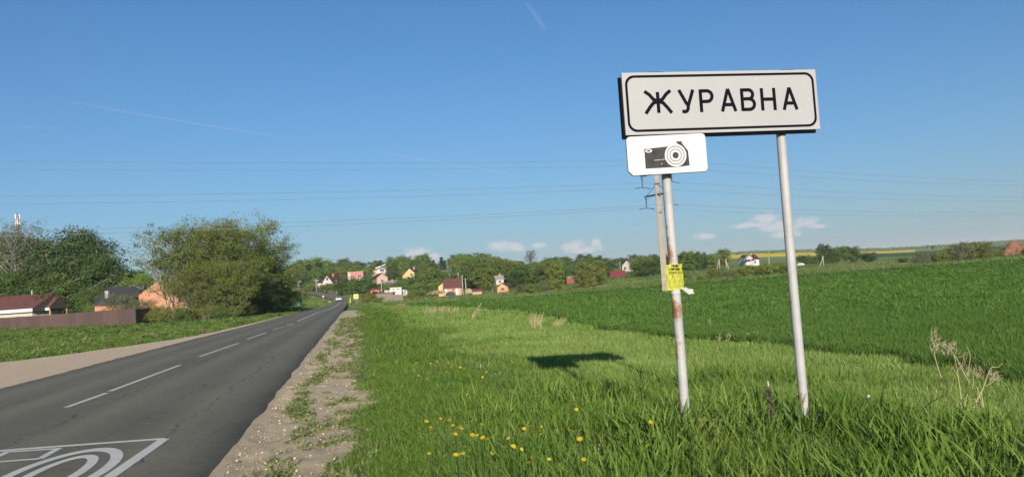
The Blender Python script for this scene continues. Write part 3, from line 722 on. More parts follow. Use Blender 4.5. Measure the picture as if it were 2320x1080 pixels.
# zebra-like stop bars far off
# the painted camera symbol
cm = MB(); ps = []
S0, S1, T0, T1 = -2.84, -0.93, -1.6, 2.72
for a in ((S0 + .0, T1 - .05, S1, T1 - .22, .13), (S1, T1 - .22, S1 - .08, T0, .13), (S0, T1 - .05, S0 - .05, T0, .10), (S0, T0, S1 - .08, T0, .12)): ps += quadstrip(*a)
for a in ((-2.69, 2.52, -2.11, 2.43, .09), (-2.11, 2.47, -2.09, 1.80, .085), (-2.09, 1.80, -2.69, 1.86, .09), (-2.69, 1.82, -2.69, 2.56, .085)): ps += quadstrip(*a, n=4)
def ring(cs, ct, a_o, b_o, a_i, b_i, n=48):
    out = []
    for k in range(n):
        t0, t1 = 2 * PI * k / n, 2 * PI * (k + 1) / n
        out.append([(cs + a_i * math.cos(t0), ct + b_i * math.sin(t0)), (cs + a_o * math.cos(t0), ct + b_o * math.sin(t0)), (cs + a_o * math.cos(t1), ct + b_o * math.sin(t1)), (cs + a_i * math.cos(t1), ct + b_i * math.sin(t1))])
    return out
ps += ring(-1.60, .75, .53, 1.45, .41, 1.22) + ring(-1.60, .72, .30, 1.06, .19, .86)
o = bpy.data.objects.new('camera_road_marking', flat_mark('camera_road_marking', ps, .004)); link(o)
tag(o, 'white painted camera symbol on the asphalt in the near lane', 'road marking')
# pale bars across the bend, by the yellow sign
mb = MB()
for k in range(6):
    a = np.array(P(764 + 4 * k, 690.6 - .35 * k, 195)); a[2] = 0
    i = np.argmin(np.abs(RR[:, 1] - 178)); c = RL[i] * (1 - (.5 + .08 * k)) + RR[i] * (.5 + .08 * k)
    mb.add([c + (-.2, -1.5, .07), c + (.2, -1.5, .07), c + (.2, 1.5, .07), c + (-.2, 1.5, .07)], [(0, 1, 2, 3)])
mb.obj('crossing_bar', M_paint, road)

# ------------------------------------------------------------------ the village name sign
M_signwhite = mat('sign_white_sheeting', (.30, .292, .283), .55, .03, 3, 0)
M_plaque = mat('plaque_white_sheeting', (.50, .475, .455), .35, .02, 2, 0)
M_black = mat('sign_black', (.006, .006, .009), .9, .15, 8, spec=.05)
M_grey = mat('faded_print_grey', (.042, .040, .039), .7, .35, 14, spec=.15)
M_tray = mat('dark_sign_back', (.005, .005, .006), .9, .2, 5, spec=.05)
M_faint = mat('faint_print', (.55, .50, .47), .6, .1, 6)

def post_mat(name, rust, px_):
    m, nt, N, L, b = nodes(name)
    tc = N.new('ShaderNodeTexCoord')
    mp = N.new('ShaderNodeMapping'); mp.inputs['Scale'].default_value = (9, 9, 2.2); L.new(tc.outputs['Object'], mp.inputs[0])
    n1 = N.new('ShaderNodeTexNoise'); n1.inputs['Scale'].default_value = 1.6; n1.inputs['Detail'].default_value = 8; n1.inputs['Roughness'].default_value = 0.72; L.new(mp.outputs[0], n1.inputs['Vector'])
    n2 = N.new('ShaderNodeTexNoise'); n2.inputs['Scale'].default_value = 26; n2.inputs['Detail'].default_value = 5; L.new(tc.outputs['Object'], n2.inputs['Vector'])
    sp = N.new('ShaderNodeSeparateXYZ'); L.new(tc.outputs['Object'], sp.inputs[0])
    def mth(op, a, b_=None, c=None, clamp=False):
        n = N.new('ShaderNodeMath'); n.operation = op; n.use_clamp = clamp
        for i, v in enumerate((a, b_, c)):
            if v is None: continue
            if isinstance(v, (int, float)): n.inputs[i].default_value = v
            else: L.new(v, n.inputs[i])
        return n.outputs[0]
    acc = 0.0
    for zc, hw, st in rust:                      # worn bands, each where the paint has gone
        k = mth('SUBTRACT', 1.0, mth('DIVIDE', mth('ABSOLUTE', mth('SUBTRACT', sp.outputs[2], zc)), hw), clamp=True)
        k = mth('MULTIPLY', k, st); acc = mth('ADD', acc, k)
    side = mth('MULTIPLY', mth('SUBTRACT', sp.outputs[0], px_), -4.0)      # worn on the roadward side
    v = mth('ADD', mth('ADD', mth('MULTIPLY', acc, .42), mth('MULTIPLY', n1.outputs[0], .75)), mth('ADD', mth('MULTIPLY', mth('SUBTRACT', n2.outputs[0], .5), .5), side))
    cr = N.new('ShaderNodeValToRGB'); e = cr.color_ramp.elements; e.new(.5); e.new(.5)
    for el, p_, c in zip(e, (.56, .64, .70, .84), ((.345, .335, .32), (.30, .265, .235), (.29, .17, .10), (.19, .075, .035))): el.position = p_; el.color = (*c, 1)
    L.new(v, cr.inputs[0])
    n3 = N.new('ShaderNodeTexNoise'); n3.inputs['Scale'].default_value = 5; n3.inputs['Detail'].default_value = 6; L.new(tc.outputs['Object'], n3.inputs['Vector'])
    mx = N.new('ShaderNodeMix'); mx.data_type = 'RGBA'; mx.blend_type = 'MULTIPLY'; mx.inputs[0].default_value = .35; L.new(cr.outputs[0], mx.inputs[6])
    c2 = N.new('ShaderNodeValToRGB'); c2.color_ramp.elements[0].position = .35; c2.color_ramp.elements[0].color = (.55, .55, .53, 1); c2.color_ramp.elements[1].position = .6; L.new(n3.outputs[0], c2.inputs[0]); L.new(c2.outputs[0], mx.inputs[7])
    L.new(mx.outputs[2], b.inputs['Base Color']); b.inputs['Roughness'].default_value = .6
    bp = N.new('ShaderNodeBump'); bp.inputs['Strength'].default_value = .4; bp.inputs['Distance'].default_value = .004
    L.new(n2.outputs[0], bp.inputs['Height']); L.new(bp.outputs[0], b.inputs['Normal'])
    return m

O = np.array([1.962, 7.5, 0.0]); EX = np.array([math.cos(math.radians(11)), math.sin(math.radians(11)), 0])
EN = np.array([EX[1], -EX[0], 0])                 # faces the road users
gz = hz(1.96, 7.5)
sign = thing('village_name_sign', 'large white sign reading ЖУРАВНА on two grey posts', 'road sign', (O[0], O[1], 0), math.radians(11))
def loc(px, py, off=0.0):                         # place on the sign plane -> sign coordinates (x along, z up)
    d = ray(px, py); c0 = O + EN * off; k = np.dot(c0 - np.array([0, 0, CAMH]), EN) / np.dot(d, EN)
    p = np.array([0, 0, CAMH]) + d * k; return np.dot(p - O, EX), p[2]
# in sign coordinates x runs along the face and -y comes towards the road user
c_ = [loc(*q_) for q_ in ((1408, 165), (1848, 158), (1857, 292), (1418, 307))]
PX0, PX1 = (c_[0][0] + c_[3][0]) / 2, (c_[1][0] + c_[2][0]) / 2
PZ1, PZ0 = (c_[0][1] + c_[1][1]) / 2, (c_[2][1] + c_[3][1]) / 2
PW, PH = PX1 - PX0, PZ1 - PZ0
lp, rp = -0.527, 0.619
for k, (xx, m) in enumerate(((lp, post_mat('rusted_post_paint', ((1.30, .13, .95), (1.80, .20, .60), (1.02, .26, .40), (.45, .2, .35)), lp)), (rp, post_mat('grey_post_paint', ((.42, .2, .45),), rp)))):
    mb = MB(); zs_ = np.linspace(gz - .5, PZ1 - .02, 14)
    mb.tube([(xx + .004 * math.sin(z * 2 + k), .06 + .045, z) for z in zs_], .042, 20)
    mb.obj('post', m, sign, True, 'grey post with rust patches where the paint has worn off' if k == 0 else 'grey painted post, nearly free of rust')
MB().box(PX0, PX1, 0, .022, PZ0, PZ1).obj('panel', M_signwhite, sign)
mb = MB(); mb.box(PX0 - .022, PX1 - .03, .026, .055, PZ0 - .028, PZ1 - .035); mb.obj('backing_tray', M_tray, sign)
for bx in (.085, .77):
    mb = MB(); mb.box(PX0 + PW * bx + .1, PX0 + PW * bx + .24, .03, .05, PZ1 - .06, PZ1 + .012); mb.obj('clamp', M_tray, sign)
def rr_loop(x0, x1, z0, z1, rad, n=8):
    out = []
    for cx, cz, a0 in ((x1 - rad, z1 - rad, 0), (x0 + rad, z1 - rad, 90), (x0 + rad, z0 + rad, 180), (x1 - rad, z0 + rad, 270)):
        for k in range(n + 1): a = math.radians(a0 + 90 * k / n); out.append((cx + rad * math.cos(a), cz + rad * math.sin(a)))
    return out
def slab_ring(outer, inner, y0, y1):
    mb = MB(); n = len(outer)
    vs = [(x_, y0, z_) for x_, z_ in outer] + [(x_, y0, z_) for x_, z_ in inner] + [(x_, y1, z_) for x_, z_ in outer] + [(x_, y1, z_) for x_, z_ in inner]
    fs = []
    for k in range(n):
        j = (k + 1) % n; fs += [(k, j, n + j, n + k), (2 * n + k, 3 * n + k, 3 * n + j, 2 * n + j), (k, 2 * n + k, 2 * n + j, j), (n + k, n + j, 3 * n + j, 3 * n + k)]
    return mb.add(vs, fs)
i_ = .025; w_ = .022
slab_ring(rr_loop(PX0 + i_, PX1 - i_, PZ0 + i_, PZ1 - i_, .085), rr_loop(PX0 + i_ + w_, PX1 - i_ - w_, PZ0 + i_ + w_, PZ1 - i_ - w_, .067), -.002, -.0002).obj('border', M_black, sign)

def stroke(mb, pts, w, y0=-.0025, y1=-.0002):
    """one pen stroke of even width along pts (x, z)"""
    pts = [np.array(p, float) for p in pts]; L_, R_ = [], []
    for i, p in enumerate(pts):
        if i == 0: d = pts[1] - p
        elif i == len(pts) - 1: d = p - pts[-2]
        else:
            a = (p - pts[i - 1]); a /= np.linalg.norm(a); b_ = pts[i + 1] - p; b_ /= np.linalg.norm(b_); d = a + b_
        d = d / np.linalg.norm(d); nn = np.array([-d[1], d[0]]); kx = 1.0
        if 0 < i < len(pts) - 1: kx = 1 / max(.5, float(np.dot(nn, np.array([-a[1], a[0]]))))
        L_.append(p + nn * w / 2 * kx); R_.append(p - nn * w / 2 * kx)
    n = len(pts); vs = [(*(q_[0], y0, q_[1]),) for q_ in L_ + R_] + [(q_[0], y1, q_[1]) for q_ in L_ + R_]; fs = []
    for i in range(n - 1):
        fs += [(i, i + 1, n + i + 1, n + i), (2 * n + i, 3 * n + i, 3 * n + i + 1, 2 * n + i + 1), (i, 2 * n + i, 2 * n + i + 1, i + 1), (n + i, n + i + 1, 3 * n + i + 1, 3 * n + i)]
    fs += [(0, n, 3 * n, 2 * n), (n - 1, 3 * n - 1, 4 * n - 1, 2 * n - 1)]
    mb.add(vs, fs)
def arc(cx, cz, rx, rz, a0, a1, n=12): return [(cx + rx * math.cos(math.radians(a0 + (a1 - a0) * k / n)), cz + rz * math.sin(math.radians(a0 + (a1 - a0) * k / n))) for k in range(n + 1)]
def glyph(ch):                                    # strokes in a 0..1 box, width fraction handled by caller
    if ch == 'Ж':
        return [[(.5, 0.02), (.5, .93)], [(.03, .97), (.20, .82), (.33, .62), (.5, .52), (.67, .62), (.80, .82), (.97, .99)], [(.03, 0), (.20, .28), (.33, .46), (.5, .52), (.67, .46), (.80, .28), (.97, 0)]]
    if ch == 'У': return [[(.08, 1), (.52, .34)], [(.92, 1), (.56, .26)] + arc(.36, .24, .21, .20, -5, -95, 6) + [(.20, .07)]]
    if ch == 'Р': return [[(.14, 0), (.14, 1)], [(.14, .935), (.55, .935)] + arc(.55, .70, .33, .235, 80, -80, 12) + [(.14, .465)]]
    if ch == 'А': return [[(.08, 0), (.5, 1)], [(.5, 1), (.92, 0)], [(.25, .30), (.75, .30)]]
    if ch == 'В': return [[(.12, 0), (.12, 1)], [(.12, .935), (.55, .935)] + arc(.55, .735, .26, .20, 80, -80, 10) + [(.12, .535)], [(.5, .535)] + arc(.55, .30, .33, .235, 85, -85, 10) + [(.12, .065)]]
    if ch == 'Н': return [[(.12, 0), (.12, 1)], [(.88, 0), (.88, 1)], [(.12, .5), (.88, .5)]]
LET = [('Ж', .096, .246), ('У', .272, .357), ('Р', .376, .455), ('А', .481, .575), ('В', .590, .672), ('Н', .694, .779), ('А', .804, .897)]
zl0, zl1 = PZ0 + .335 * PH, PZ0 + .705 * PH; sw = .031
for k, (ch, a, b_) in enumerate(LET):
    x0, x1 = PX0 + a * PW, PX0 + b_ * PW; ins = sw * .35 if ch in 'ЖА' else 0
    mb = MB()
    for j, st in enumerate(glyph(ch)):
        stroke(mb, [(x0 + ins + (x1 - x0 - 2 * ins) * u_, zl0 + (zl1 - zl0) * v_) for u_, v_ in st], sw, -.0022 - .0003 * j)
    mb.obj('letter', M_black, sign)
# rivets and small stains
mb = MB()
for fx, fz in ((.955, .62), (.952, .5), (.90, .30), (.68, .86), (.44, .70), (.93, .72)): mb.lathe([(.004, 0), (.003, .001)], 6, (0, 0)) if False else mb.box(PX0 + PW * fx - .004, PX0 + PW * fx + .004, -.0012, -.0002, PZ0 + PH * fz - .004, PZ0 + PH * fz + .004)
mb.obj('rust_speck', M_faint, sign)['kind'] = 'stuff'

# camera plaque below, clamped to the left post
cq = [loc(*q_, .03) for q_ in ((1420, 309), (1600, 303), (1601, 388), (1423, 398))]
QX0, QX1 = (cq[0][0] + cq[3][0]) / 2, (cq[1][0] + cq[2][0]) / 2; QZ1, QZ0 = (cq[0][1] + cq[1][1]) / 2, (cq[2][1] + cq[3][1]) / 2
QW, QH = QX1 - QX0, QZ1 - QZ0
plq = thing('camera_plaque', 'small white plaque with a black camera pictogram under the name sign', 'road sign', (O[0] + EN[0] * .03, O[1] + EN[1] * .03, 0), math.radians(11))
tl = math.atan2((cq[1][1] - cq[0][1]), cq[1][0] - cq[0][0])
# the plate hangs a little askew: its corners follow the tilt
def Q(u_, v_): return (QX0 + QW * u_, QZ0 + QH * v_ + (u_ - .5) * .012)
def qprism(poly, y0, y1): return MB().prism([Q(*p_) for p_ in poly], 'y', y0, y1)
rx_, rz_ = .05, .05 * QW / QH
rl = [(1 - rx_ + rx_ * math.cos(a), 1 - rz_ + rz_ * math.sin(a)) for a in np.linspace(0, PI / 2, 7)] + [(rx_ + rx_ * math.cos(a), 1 - rz_ + rz_ * math.sin(a)) for a in np.linspace(PI / 2, PI, 7)]
rl += [(.0, .12), (.055, .0)] + [(1 - rx_ + rx_ * math.cos(a), rz_ + rz_ * math.sin(a)) for a in np.linspace(1.5 * PI, 2 * PI, 7)]
qprism(rl, 0, .008).obj('plate', M_plaque, plq)
rim = [(.5 + (u_ - .5) * 1.008, .5 + (v_ - .5) * 1.018 - .004) for u_, v_ in rl]; qprism(rim, .0085, .014).obj('rim', M_grey, plq)
# camera body cut round the lens: polygon with circular bite
LC, LR = (.604, .462), .101 / QW
def lens(a, rad): return (LC[0] + rad * math.cos(a), LC[1] + rad * math.sin(a) * QW / QH)
bl = [(.215, .155), (.215, .665)] + [(.50, .70)]
bite = [lens(math.radians(a), LR + .001) for a in np.linspace(127, 274, 24)]
qprism(bl + bite + [(.612, .155)], -.0015, -.0002).obj('pictogram_body', M_grey, plq)
bite2 = [lens(math.radians(a), LR + .001) for a in np.linspace(72, -86, 26)]
qprism(bite2 + [(.625, .155), (.772, .175), (.766, .56), (.695, .77), (.695, .82), (.627, .82), (.627, .785)], -.0015, -.0002).obj('pictogram_grip', M_grey, plq)
def qring(ro, ri, y0=-.0015, n=36):
    o_ = [Q(*lens(2 * PI * k / n, ro / QW)) for k in range(n)]; i2 = [Q(*lens(2 * PI * k / n, ri / QW)) for k in range(n)]
    return slab_ring(o_, i2, y0, -.0002)
qring(.083, .077).obj('lens_ring', M_grey, plq); qring(.057, .051).obj('lens_ring', M_grey, plq)
MB().prism([Q(*lens(2 * PI * k / 28, .029 / QW)) for k in range(28)], 'y', -.0015, -.0002).obj('lens_dot', M_grey, plq)
def oval(cu, cv, ru, rv, n=24): return [Q(cu + ru * math.cos(2 * PI * k / n), cv + rv * math.sin(2 * PI * k / n)) for k in range(n)]
slab_ring(oval(.268, .612, .043, .048), oval(.268, .612, .025, .022), -.0026, -.0017).obj('flash_window', M_plaque, plq)
star = []; star_i = []
for k in range(16):
    a = 2 * PI * k / 16 + .1; ro = (.062 if k % 2 == 0 else .030)
    star.append(Q(.765 + ro * math.cos(a), .80 + ro * math.sin(a) * QW / QH)); star_i.append(Q(.765 + (ro - .006) * math.cos(a), .80 + (ro - .006) * math.sin(a) * QW / QH))
slab_ring(star, star_i, -.0012, -.0002).obj('flash_star', M_faint, plq)
mb = MB()
for u_, v_ in ((.42, .86), (.42, .80), (.555, .85), (.555, .80)):
    x_, z_ = Q(u_, v_); mb.box(x_ - .004, x_ + .004, -.0012, -.0002, z_ - .004, z_ + .004)
mb.obj('bolt_head', M_faint, plq)['kind'] = 'stuff'
mb = MB()
for u0, v0, u1, v1 in ((.33, .36, .42, .365), (.43, .37, .47, .375), (.41, .25, .43, .27)): stroke(mb, [Q(u0, v0), Q(u1, v1)], .0035, -.0020, -.0016)
mb.obj('scuff', M_faint, plq)['kind'] = 'stuff'
MB().box(lp - .07, lp + .07, .0145, .028, QZ0 + .06, QZ0 + .10).obj('clamp', M_tray, plq); MB().box(lp - .07, lp + .07, .0145, .028, QZ1 - .10, QZ1 - .06).obj('clamp', M_tray, plq)

# yellow notice wrapped round the left post
M_yel = mat('yellow_paper', (.40, .41, .05), .7, .06, 6); M_paper = mat('white_paper', (.40, .385, .36), .8, .05, 6)
nzb, nzt = loc(1528, 657, 0)[1], loc(1528, 598, 0)[1]
fly = thing('paper_notice', 'torn yellow notice with black print taped round the rusted post', 'notice', (O[0], O[1], 0), math.radians(11))
def cyl_pt(ang, z, rad): return (lp + rad * math.sin(ang), .105 - rad * math.cos(ang), z)
def flyr(a, z): return .050 + max(0, abs(a) / 1.4 - .55) * .06 + .0030 * math.sin(7 * a + 38 * z) + .0022 * math.sin(10 * a - 71 * z + 1)
def wrap(mb, a0, a1, z0, z1, rad, nu_=18, nv_=6, flare=0.0):
    vs = []
    for j in range(nv_ + 1):
        for i in range(nu_ + 1):
            a = a0 + (a1 - a0) * i / nu_; z = z0 + (z1 - z0) * j / nv_
            rr_ = rad + flare * max(0, abs(a) / 1.4 - .55) * .06 + .0015 * math.sin(7 * a + 9 * z) + .004 * max(0, 1 - j / nv_ * 3) * math.sin(5 * a)
            vs.append(cyl_pt(a, z, flyr(a, z) if flare else rr_))
    fs = [(j * (nu_ + 1) + i, j * (nu_ + 1) + i + 1, (j + 1) * (nu_ + 1) + i + 1, (j + 1) * (nu_ + 1) + i) for j in range(nv_) for i in range(nu_)]
    mb.add(vs, fs); return mb
wrap(MB(), -1.5, 1.5, nzb, nzt, .050, 26, 16, flare=1).obj('sheet', M_yel, fly, True)
def print_word(mb, word, a0, a1, z0, z1, w):
    n = len(word); da = (a1 - a0) / n
    for k, ch in enumerate(word):
        for st in SMALL.get(ch, []):
            P_ = [(a0 + da * (k + .12 + .76 * u_), z0 + (z1 - z0) * v_) for u_, v_ in st]
            for (aa0, zz0), (aa1, zz1) in zip(P_[:-1], P_[1:]):
                d = np.array([(aa1 - aa0) * .05, zz1 - zz0]); l_ = np.linalg.norm(d) + 1e-6; nx_, nz_ = -d[1] / l_ * w / 2, d[0] / l_ * w / 2
                rr_ = lambda a, z: flyr(a, z) + .0022
                mb.add([cyl_pt(aa0 + nx_ / .05, zz0 + nz_, rr_(aa0, zz0)), cyl_pt(aa1 + nx_ / .05, zz1 + nz_, rr_(aa1, zz1)), cyl_pt(aa1 - nx_ / .05, zz1 - nz_, rr_(aa1, zz1)), cyl_pt(aa0 - nx_ / .05, zz0 - nz_, rr_(aa0, zz0))], [(0, 1, 2, 3)])
SMALL = {'Р': [[(.1, 0), (.1, 1), (.8, 1), (.9, .75), (.8, .5), (.1, .5)]], 'Е': [[(.9, 0), (.1, 0), (.1, 1), (.9, 1)], [(.1, .5), (.8, .5)]], 'М': [[(.05, 0), (.1, 1), (.5, .4), (.9, 1), (.95, 0)]],
         'О': [[(.3, 0), (.1, .3), (.1, .7), (.3, 1), (.7, 1), (.9, .7), (.9, .3), (.7, 0), (.3, 0)]], 'Н': [[(.1, 0), (.1, 1)], [(.9, 0), (.9, 1)], [(.1, .5), (.9, .5)]], 'Т': [[(.5, 0), (.5, 1)], [(.05, 1), (.95, 1)]],
         'С': [[(.9, .8), (.7, 1), (.3, 1), (.1, .7), (.1, .3), (.3, 0), (.7, 0), (.9, .2)]], 'И': [[(.1, 1), (.1, 0), (.9, 1), (.9, 0)]], 'А': [[(.05, 0), (.5, 1), (.95, 0)], [(.25, .35), (.75, .35)]], 'Л': [[(.05, 0), (.4, 1), (.9, 1), (.9, 0)]],
         'Ь': [[(.1, 1), (.1, 0), (.8, 0), (.9, .25), (.8, .5), (.1, .5)]], 'Ы': [[(.05, 1), (.05, 0), (.5, 0), (.6, .25), (.5, .5), (.05, .5)], [(.95, 0), (.95, 1)]], 'Х': [[(.1, 0), (.9, 1)], [(.1, 1), (.9, 0)]]}
ph = nzt - nzb; mb = MB()
print_word(mb, 'РЕМОНТ', -.75, .85, nzt - .12 * ph, nzt - .03 * ph, .005)
print_word(mb, 'СТИРАЛЬНЫХ', -1.25, 1.25, nzt - .24 * ph, nzt - .15 * ph, .005)
mb.obj('heading', M_black, fly)
mb = MB()
rr = random.Random(4)
for k in range(16):                               # lines of small illegible print
    z = nzt - (.29 + .042 * k) * ph
    a = -1.15
    while a < 1.1:
        l_ = rr.uniform(.12, .4); z2 = z + .0 * a
        if not (k > 1 and rr.random() < .12):
            rr_ = lambda q_: flyr(q_, z) + .0022
            hgt_ = .010 if k in (1, 2) else .0035
            mb.add([cyl_pt(a, z2, rr_(a)), cyl_pt(a + l_ * .8, z2, rr_(a + l_ * .8)), cyl_pt(a + l_ * .8, z2 + hgt_, rr_(a + l_ * .8)), cyl_pt(a, z2 + hgt_, rr_(a))], [(0, 1, 2, 3)])
        a += l_
mb.obj('small_print', mat('print_ink', (.16, .14, .02), .8), fly)
wrap(MB(), -1.35, .6, nzb - .035, nzb + .004, .048, nv_=3).obj('paper_remnant', M_paper, fly, True)
mb = MB(); zt = nzb + .008
mb.add([(lp + .03, .045, zt + .004), (lp + .065, .02, zt + .012), (lp + .085, .012, zt - .004), (lp + .125, .0, zt - .012), (lp + .118, -.006, zt - .03), (lp + .128, -.01, zt - .052), (lp + .10, -.006, zt - .047), (lp + .085, .0, zt - .056), (lp + .06, .025, zt - .030)], [(0, 1, 8), (1, 2, 8), (2, 3, 4, 7), (4, 5, 6, 7), (2, 7, 8)])
mb.obj('torn_flap', M_paper, fly, False, 'torn white lower corner folded outwards')
mb = MB(); wrap(mb, -1.1, -.75, nzb - .075, nzb - .045, .0475, 4, 2); mb.obj('paper_scrap', M_yel, fly)
# ------------------------------------------------------------------ trees
def tree_parts(name, seed, H, R, base, shape, nl, nsub, per, csz, lsz, m_leaf, m_bark, tr=.16, droop=0.0, up=.35, twig=.012, leaf_asp=.55, bare=0.0, stems=1, outn=.55):
    """trunk with limbs and twigs, and a crown of leaf-sized faces gathered round the twig ends"""
    r = np.random.default_rng(seed); mb = MB(); ends = []
    for st in range(stems):
        ox, oy = (0, 0) if stems == 1 else (r.normal(0, R * .22), r.normal(0, R * .22)); lx, ly = (r.normal(0, .04 * H), r.normal(0, .04 * H)) if stems == 1 else (ox * 1.6, oy * 1.6)
        hs = H * (.9 if stems == 1 else r.uniform(.62, .9))
        tp = [np.array([ox + lx * (t ** 1.5) + .02 * H * math.sin(5 * t + seed + st) * t, oy + ly * (t ** 1.5) + .02 * H * math.cos(4 * t + seed * 2 + st) * t, hs * t - .3 * (t == 0)]) for t in np.linspace(0, 1, 8)]
        mb.tube(tp, [tr * (1 - .86 * t) * (1 if stems == 1 else .6) for t in np.linspace(0, 1, 8)], 7)
        tpa = np.array(tp)
        for i in range(nl // stems):
            f = base + (.97 - base) * ((i + r.random()) / max(1, nl // stems)); f0 = max(.08, f - .16 * r.random())
            p0 = np.array([np.interp(f0, np.linspace(0, 1, 8), tpa[:, k]) for k in range(3)])
            a = i * 2.4 + seed + r.normal(0, .35) + st * 1.1; rad = R * shape(f) * r.uniform(.7, 1.08)
            p3 = np.array([p0[0] + rad * math.cos(a), p0[1] + rad * math.sin(a), H * f + up * rad * (1 - droop) - droop * rad * .5 + r.normal(0, .03 * H)])
            pm = p0 * .45 + p3 * .55 + np.array([r.normal(0, .06 * R), r.normal(0, .06 * R), (.12 + .25 * droop) * rad])
            rb = tr * .42 * (1 - .7 * f) + .012
            mb.tube([p0, p0 * .6 + pm * .4 + (0, 0, .03 * rad), pm, pm * .4 + p3 * .6, p3], [rb, rb * .85, rb * .6, rb * .4, rb * .18], 5, False)
            ends.append(p3)
            for j in range(nsub):
                t = r.uniform(.3, 1); q0 = (p0 * (1 - t) + pm * t) if r.random() < .35 else (pm * (1 - t) + p3 * t)
                dv = r.normal(0, 1, 3); dv[2] = abs(dv[2]) * (.5 - droop) + .25 * (1 - droop * 3); dv /= np.linalg.norm(dv) + 1e-6
                q1 = q0 + dv * R * r.uniform(.16, .42)
                mb.tube([q0, (q0 + q1) / 2 + (0, 0, .03 * R), q1], [twig * 1.6, twig * 1.1, twig * .5], 4, False); ends.append(q1)
    ends = np.array(ends); ends = ends[r.random(len(ends)) >= bare]
    nC = len(ends); nn = (per * r.uniform(.5, 1.5, nC)).astype(int).clip(2)
    ci = np.repeat(np.arange(nC), nn); n = len(ci)
    sp = csz * r.uniform(.6, 1.35, nC)[ci][:, None]
    c = ends[ci] + r.normal(0, 1, (n, 3)) * sp * np.array([1, 1, .72]) - np.array([0, 0, 1]) * (droop * csz * 1.6 * r.random(n) ** 1.0)[:, None]
    c[:, 2] = np.maximum(c[:, 2], .12 * H * base + .15)
    ctr = np.array([0, 0, H * .55]); o_ = c - ctr; o_ /= np.linalg.norm(o_, axis=1)[:, None] + 1e-6
    nrm = o_ * outn + r.normal(0, .6, (n, 3)) + np.array([0, 0, .25]); nrm /= np.linalg.norm(nrm, axis=1)[:, None]
    ax = r.normal(0, 1, (n, 3)); ax[:, 2] -= 1.6 * droop; ax -= nrm * (ax * nrm).sum(1)[:, None]; ax /= np.linalg.norm(ax, axis=1)[:, None] + 1e-6
    bx = np.cross(nrm, ax); l_ = (lsz * r.uniform(.6, 1.4, n))[:, None]
    V = np.stack([c - ax * l_ / 2, c + bx * l_ * leaf_asp / 2 + nrm * l_ * .08, c + ax * l_ / 2, c - bx * l_ * leaf_asp / 2 + nrm * l_ * .08], 1).reshape(-1, 3)
    i = np.arange(n)[:, None] * 4
    return mb.mesh(name + '_trunk', m_bark, True, False), np_mesh(name + '_crown', V, np.concatenate([i, i + 1, i + 2, i + 3], 1), m_leaf)


def put_tree(name, parts, label, cat, x, y, s=1.0, rz=0.0, group=None, z=None, sz=None):
    t = thing(name, label, cat, (x, y, hz(x, y) if z is None else z), rz, group)
    t.scale = (s, s, sz if sz else s)
    for nm, me in zip(('trunk', 'crown'), parts):
        o = bpy.data.objects.new(nm, me); link(o, t)
    return t

rnd = lambda f: math.sqrt(max(.02, 1 - ((f - .55) / .5) ** 2))
cone = lambda f: max(.06, 1.05 * (1 - f) + .05)
dome = lambda f: math.sqrt(max(.03, 1 - (max(0, f - .35) / .68) ** 2))
ovoid = lambda f: math.sqrt(max(.02, 1 - ((f - .48) / .56) ** 2))
tall_ = lambda f: max(.12, math.sin(PI * min(1, max(0, (f * .9 + .08)))) ** .7)
B_grey = mat('grey_bark', (.16, .135, .105), .9, .3, 6, .5, 20)
B_pale = mat('pale_bark', (.36, .32, .27), .85, .3, 5, .4, 20)
B_dark = mat('dark_bark', (.075, .06, .045), .9, .3, 6, .5, 20)
L_dark = leaf_mat('dark_leaf', (.027, .058, .016), (.10, .155, .038), .2)
L_mid = leaf_mat('mid_leaf', (.048, .09, .02), (.155, .22, .052), .25)
L_olive = leaf_mat('olive_leaf', (.075, .105, .020), (.21, .25, .05), .25)
L_fresh = leaf_mat('fresh_leaf', (.068, .135, .025), (.21, .29, .058), .3)
L_yel = leaf_mat('yellow_green_leaf', (.12, .14, .02), (.25, .24, .05), .3)
L_gold = leaf_mat('olive_brown_leaf', (.088, .108, .022), (.225, .24, .055), .25)
L_conif = leaf_mat('conifer_needle', (.012, .030, .012), (.034, .062, .022), .05)
L_grey = leaf_mat('greyish_leaf', (.075, .085, .045), (.16, .165, .095), .25)
L_pale = leaf_mat('pale_leaf', (.09, .115, .05), (.20, .22, .11), .3)
L_brown = leaf_mat('brown_twig_leaf', (.07, .055, .035), (.14, .11, .07), .15)

# near trees on the left, each with its own form
birch = [tree_parts('birch', 11 + k, 15, 4.6, .12, tall_, 34, 8, 50, .55, .30, L_dark, B_pale, .17, droop=.75, up=.5, outn=.5) for k in range(2)]
poplar = tree_parts('pale_tree', 21, 15.5, 6.0, .18, dome, 38, 7, 34, .55, .28, L_grey, B_pale, .22, up=.75, twig=.018, bare=.12)
lush = [tree_parts('lush_tree', 31 + k, 9, 4.2, .10, rnd, 28, 7, 60, .50, .28, L_fresh if k else L_mid, B_dark, .14, up=.3) for k in range(2)]
willow = [tree_parts('willow', 41 + k, 11.5, 6.2, .10, dome, 56, 9, 54, .48, .24, (L_olive, L_gold, L_mid)[k], B_grey, .22, up=.55, twig=.02, stems=4) for k in range(3)]
willow_sp = tree_parts('willow_sparse', 46, 12, 5.2, .15, dome, 44, 8, 17, .42, .22, L_pale, B_pale, .20, up=.7, twig=.02, stems=3)
bush = [tree_parts('bush', 51 + k, 3.2, 2.6, .05, dome, 24, 7, 26, .30, .20, (L_mid, L_olive, L_gold)[k], B_grey, .06, up=.35, twig=.010, stems=4) for k in range(3)]
blossom = tree_parts('pale_shrub', 56, 4.2, 3.6, .06, dome, 28, 7, 34, .32, .17, L_pale, B_grey, .08, up=.3, stems=4)

